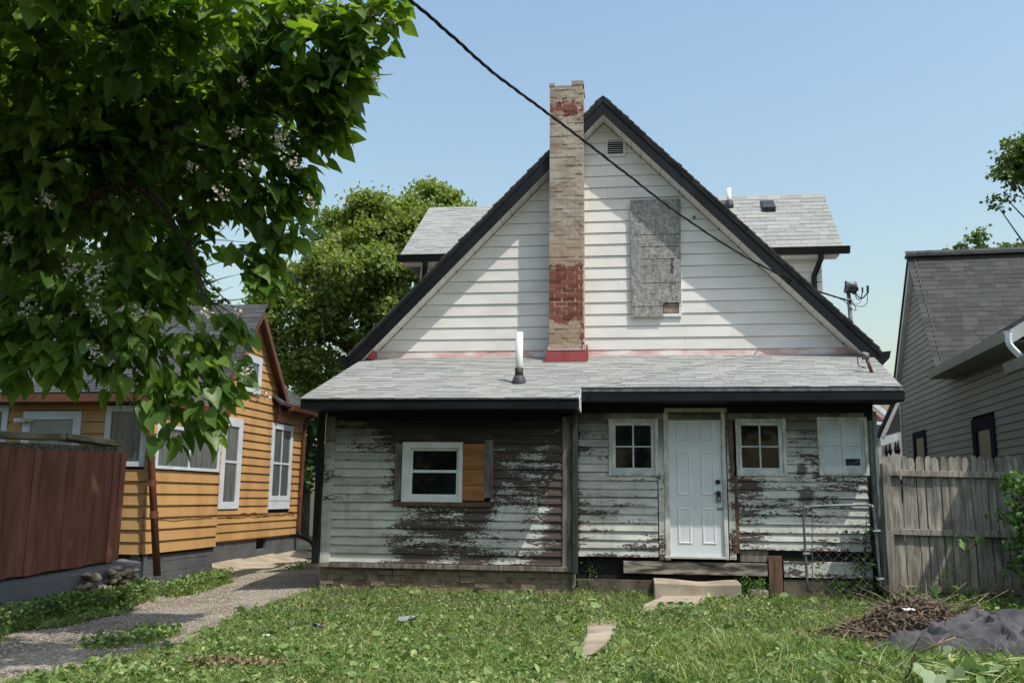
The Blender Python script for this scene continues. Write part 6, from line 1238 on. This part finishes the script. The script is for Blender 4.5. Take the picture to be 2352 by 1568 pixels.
litter('paper_scrap', 'small white paper scrap at the front of the brush heap', 2048, 1456, .05, LIT, 7, .16)
litter('paper_scrap', 'small white stone like scrap by the shaded drive verge', 200, 1410, .06, LIT, 8, .02)
# ---- tarpaulin / cloth
tb = gp(2222, 1506, .08); fr_ = random.Random(12); RID = [(fr_.uniform(-.6, 1.7), fr_.uniform(-.45, .6), fr_.choice((fr_.uniform(-.2, .6), fr_.uniform(1.0, 2.2))), fr_.uniform(.035, .075), fr_.uniform(.05, .12), fr_.uniform(.3, .7)) for _ in range(34)]+[(fr_.uniform(-.7, 1.7), fr_.uniform(-.45, .6), fr_.uniform(0, 3.1), fr_.uniform(.014, .03), fr_.uniform(.02, .045), fr_.uniform(.1, .35)) for _ in range(70)]; TM = NT('grey_cloth'); p = TM.pos(); TM.bump(TM.noise(p, 60, 4), .25, .003)
TMM = TM.done(TM.mix(TM.ramp(TM.noise(p, 4, 4), .35, .7), (.05, .05, .055), (.095, .092, .098)), .85, 0, .2)
nx2, ny2 = 220, 110; V = []
for j in range(ny2+1):
    for i in range(nx2+1):
        s, t = i/nx2, j/ny2; x = -.78+s*2.5; y = (-.22-.22*s+t*(.55+.75*s))
        x += .12*mn.noise(Vector((s*3, t*3, 5)))-.22*(1-s)**3*math.sin(t*3.1)*-1; y += .10*mn.noise(Vector((s*4, t*3, 8)))+.10*(1-s)*(.5-t)*1.5
        q = Vector((x*1.9+y*1.1, y*3.2-x*1.2, 0)); r1 = 1-abs(mn.noise(q*1.3+Vector((0, 0, 3)))*2); r2 = 1-abs(mn.noise(Vector((x*3.2-y*2, y*6+x*3, 7)))*2)
        r3 = 1-abs(mn.noise(Vector((x*5+y*7, y*9-x*4, 17)))*2); w_ = mn.noise(Vector((x*2, y*3, 30)))*1.3; r1 = mn.noise(Vector((x*1.6+y*2.2+w_, y*3.4-x*1.5+w_, 3))); r2 = mn.noise(Vector((x*3.4-y*3+w_*2, y*7+x*4, 7))); r3 = mn.noise(Vector((x*6+y*9, y*14-x*7+w_*3, 17))); h = .06+.05*r1+.02*(1-2*abs(r3)); hm = 0; wx, wy = x+.10*mn.noise(Vector((x*2.5, y*2.5, 51))), y+.10*mn.noise(Vector((x*2.5, y*2.5, 77)))
        for (a0, b0, th_, w0, am, ln_) in RID:
            dx_, dy_ = wx-a0, wy-b0; al = dx_*math.cos(th_)+dy_*math.sin(th_); pe = -dx_*math.sin(th_)+dy_*math.cos(th_)
            if abs(pe) < .25: q_ = am*math.exp(-(pe/w0)**2-(al/ln_)**4); hm = math.sqrt(hm*hm+q_*q_)
        h += min(hm, .14)*1.1+.22*s**1.3*(.35+t)
        e = min(s/.05, (1-t)/.06, t/.05, 1); h *= max(e, 0)**.6; V.append((x, y, h))
Fc = [(j*(nx2+1)+i, j*(nx2+1)+i+1, (j+1)*(nx2+1)+i+1, (j+1)*(nx2+1)+i) for j in range(ny2) for i in range(nx2)]
o = MB().add(V, Fc).build('tarpaulin', TMM, None, True); o.location = tb; tag(o, 'crumpled dark grey cloth tarpaulin lying on the lawn in the lower right corner', 'tarpaulin')
sf = o.modifiers.new('s', 'SOLIDIFY'); sf.thickness = .004
# ---- wilted big leaves in the corner
WLT = leafmat('wilted_leaf', (.17, .25, .13), (.34, .42, .25), .25, (1.3, 1.4, .7)); PALEG = leafmat('pale_stem', (.30, .36, .14), (.48, .50, .24), .2)
wp = thing('wilted_plant', 'pulled up pale green burdock with big wilted leaves in the lower right corner', 'plant', loc=gp(2270, 1568, .06)); WB = gp(2270, 1568, .06); rr = random.Random(44)
for (x, y, s, d) in ((2115, 1528, .24, 0), (2154, 1535, .22, 0), (2100, 1550, .2, 0), (2180, 1515, .17, 0), (2210, 1528, .2, 0), (2245, 1540, .2, 0), (2280, 1528, .17, 0), (2190, 1552, .2, 0), (2310, 1545, .2, 0), (2335, 1560, .22, 0), (2230, 1562, .22, 0), (2270, 1565, .2, 0), (2150, 1565, .2, 0), (2345, 1535, .16, 0), (2075, 1535, .14, 0)):
    leafobj(gp(x, y-16, rr.uniform(.10, .24)), rr.uniform(0, 6.28), rr.uniform(-1.1, .1), s*rr.uniform(.75, 1.0), WLT, wp, WB, rr.uniform(-.9, .9))
for i in range(16):
    x, y = rr.uniform(2110, 2340), rr.uniform(1515, 1565); d = rr.uniform(7.0, 7.5); a = rr.uniform(-.5, .6); l = rr.uniform(40, 110)
    MB().tube([q-WB for q in spline([gp(x-l/2, y+l*a*.2, .1), gp(x, y-rr.uniform(2, 8), .2), gp(x+l/2, y-l*a*.2, .14)], 4)], [.010, .010, .010, .009, .008, .007, .006, .006, .004], 6).build('stalk', PALEG, wp, True)
X = rng.uniform(1.6, 4.6, 2600); Y_ = rng.uniform(6.3, 8.0, 2600); ok = rng.uniform(0, 1, 2600) < (X-1.4)/3
tag(leaves_flat(X[ok], Y_[ok], .03, .085, WD, 'broadleaf_weeds', (.02, .11), .7), 'thick patch of leafy weeds in the right foreground', None, None, 'stuff')
X = rng.uniform(1.2, 4.6, 9000); Y_ = rng.uniform(6.3, 8.6, 9000); ok = (rng.uniform(-1, 1, 9000) < 1.4*vnoise(X, Y_, 2.4, 81)) & lawn_ok(X, Y_)
tag(blades(X[ok], Y_[ok], .08, .2, .008, GR, 'tall_grass', 1.4), 'longer tufts of grass in the right foreground', None, None, 'stuff')
X = rng.uniform(-3.6, .5, 1500); Y_ = rng.uniform(6.5, 8.2, 1500); ok = lawn_ok(X, Y_)
tag(leaves_flat(X[ok], Y_[ok], .03, .07, WD, 'broadleaf_weeds', (.01, .06), .5), 'leafy weeds dotted through the left foreground lawn', None, None, 'stuff')
# dead grass patches
for i, (x, y, w_) in enumerate(((540, 1525, .3), (860, 1475, .0))):
    if not w_: continue
    c = gp(x, y, .08); n = 1400; P = np.stack([rg.normal(0, .16, n), rg.normal(0, .09, n), rg.uniform(.02, .06, n)], -1); t = crown_mesh('dead_grass', P, rg.normal(size=(n, 3)), .03, .06, simple('dead_thatch', (.14, .085, .05), (.28, .20, .12), 20, .9, 0, rv=.3), None, rg, .1); t.location = (c.x, c.y, gzf(c.x, c.y)); tag(t, 'brown patch of dead thatch lying in the foreground lawn', None, None, 'stuff')
cbk = MB().box(-.12, .12, -.08, .08, 0, .09).build('concrete_block', CONC, None, bevel=.01); q = M.w(M.at(2014, 1370, 0)[0], .1, .08); q = gp(2040/1.0, 1345, .12)
q = Vector(M.w(*(M.at(1741, 1338, .25)[0], .25, .12))); cbk.location = q; tag(cbk, 'small loose concrete block on the ground beside the brown porch post', 'concrete block')
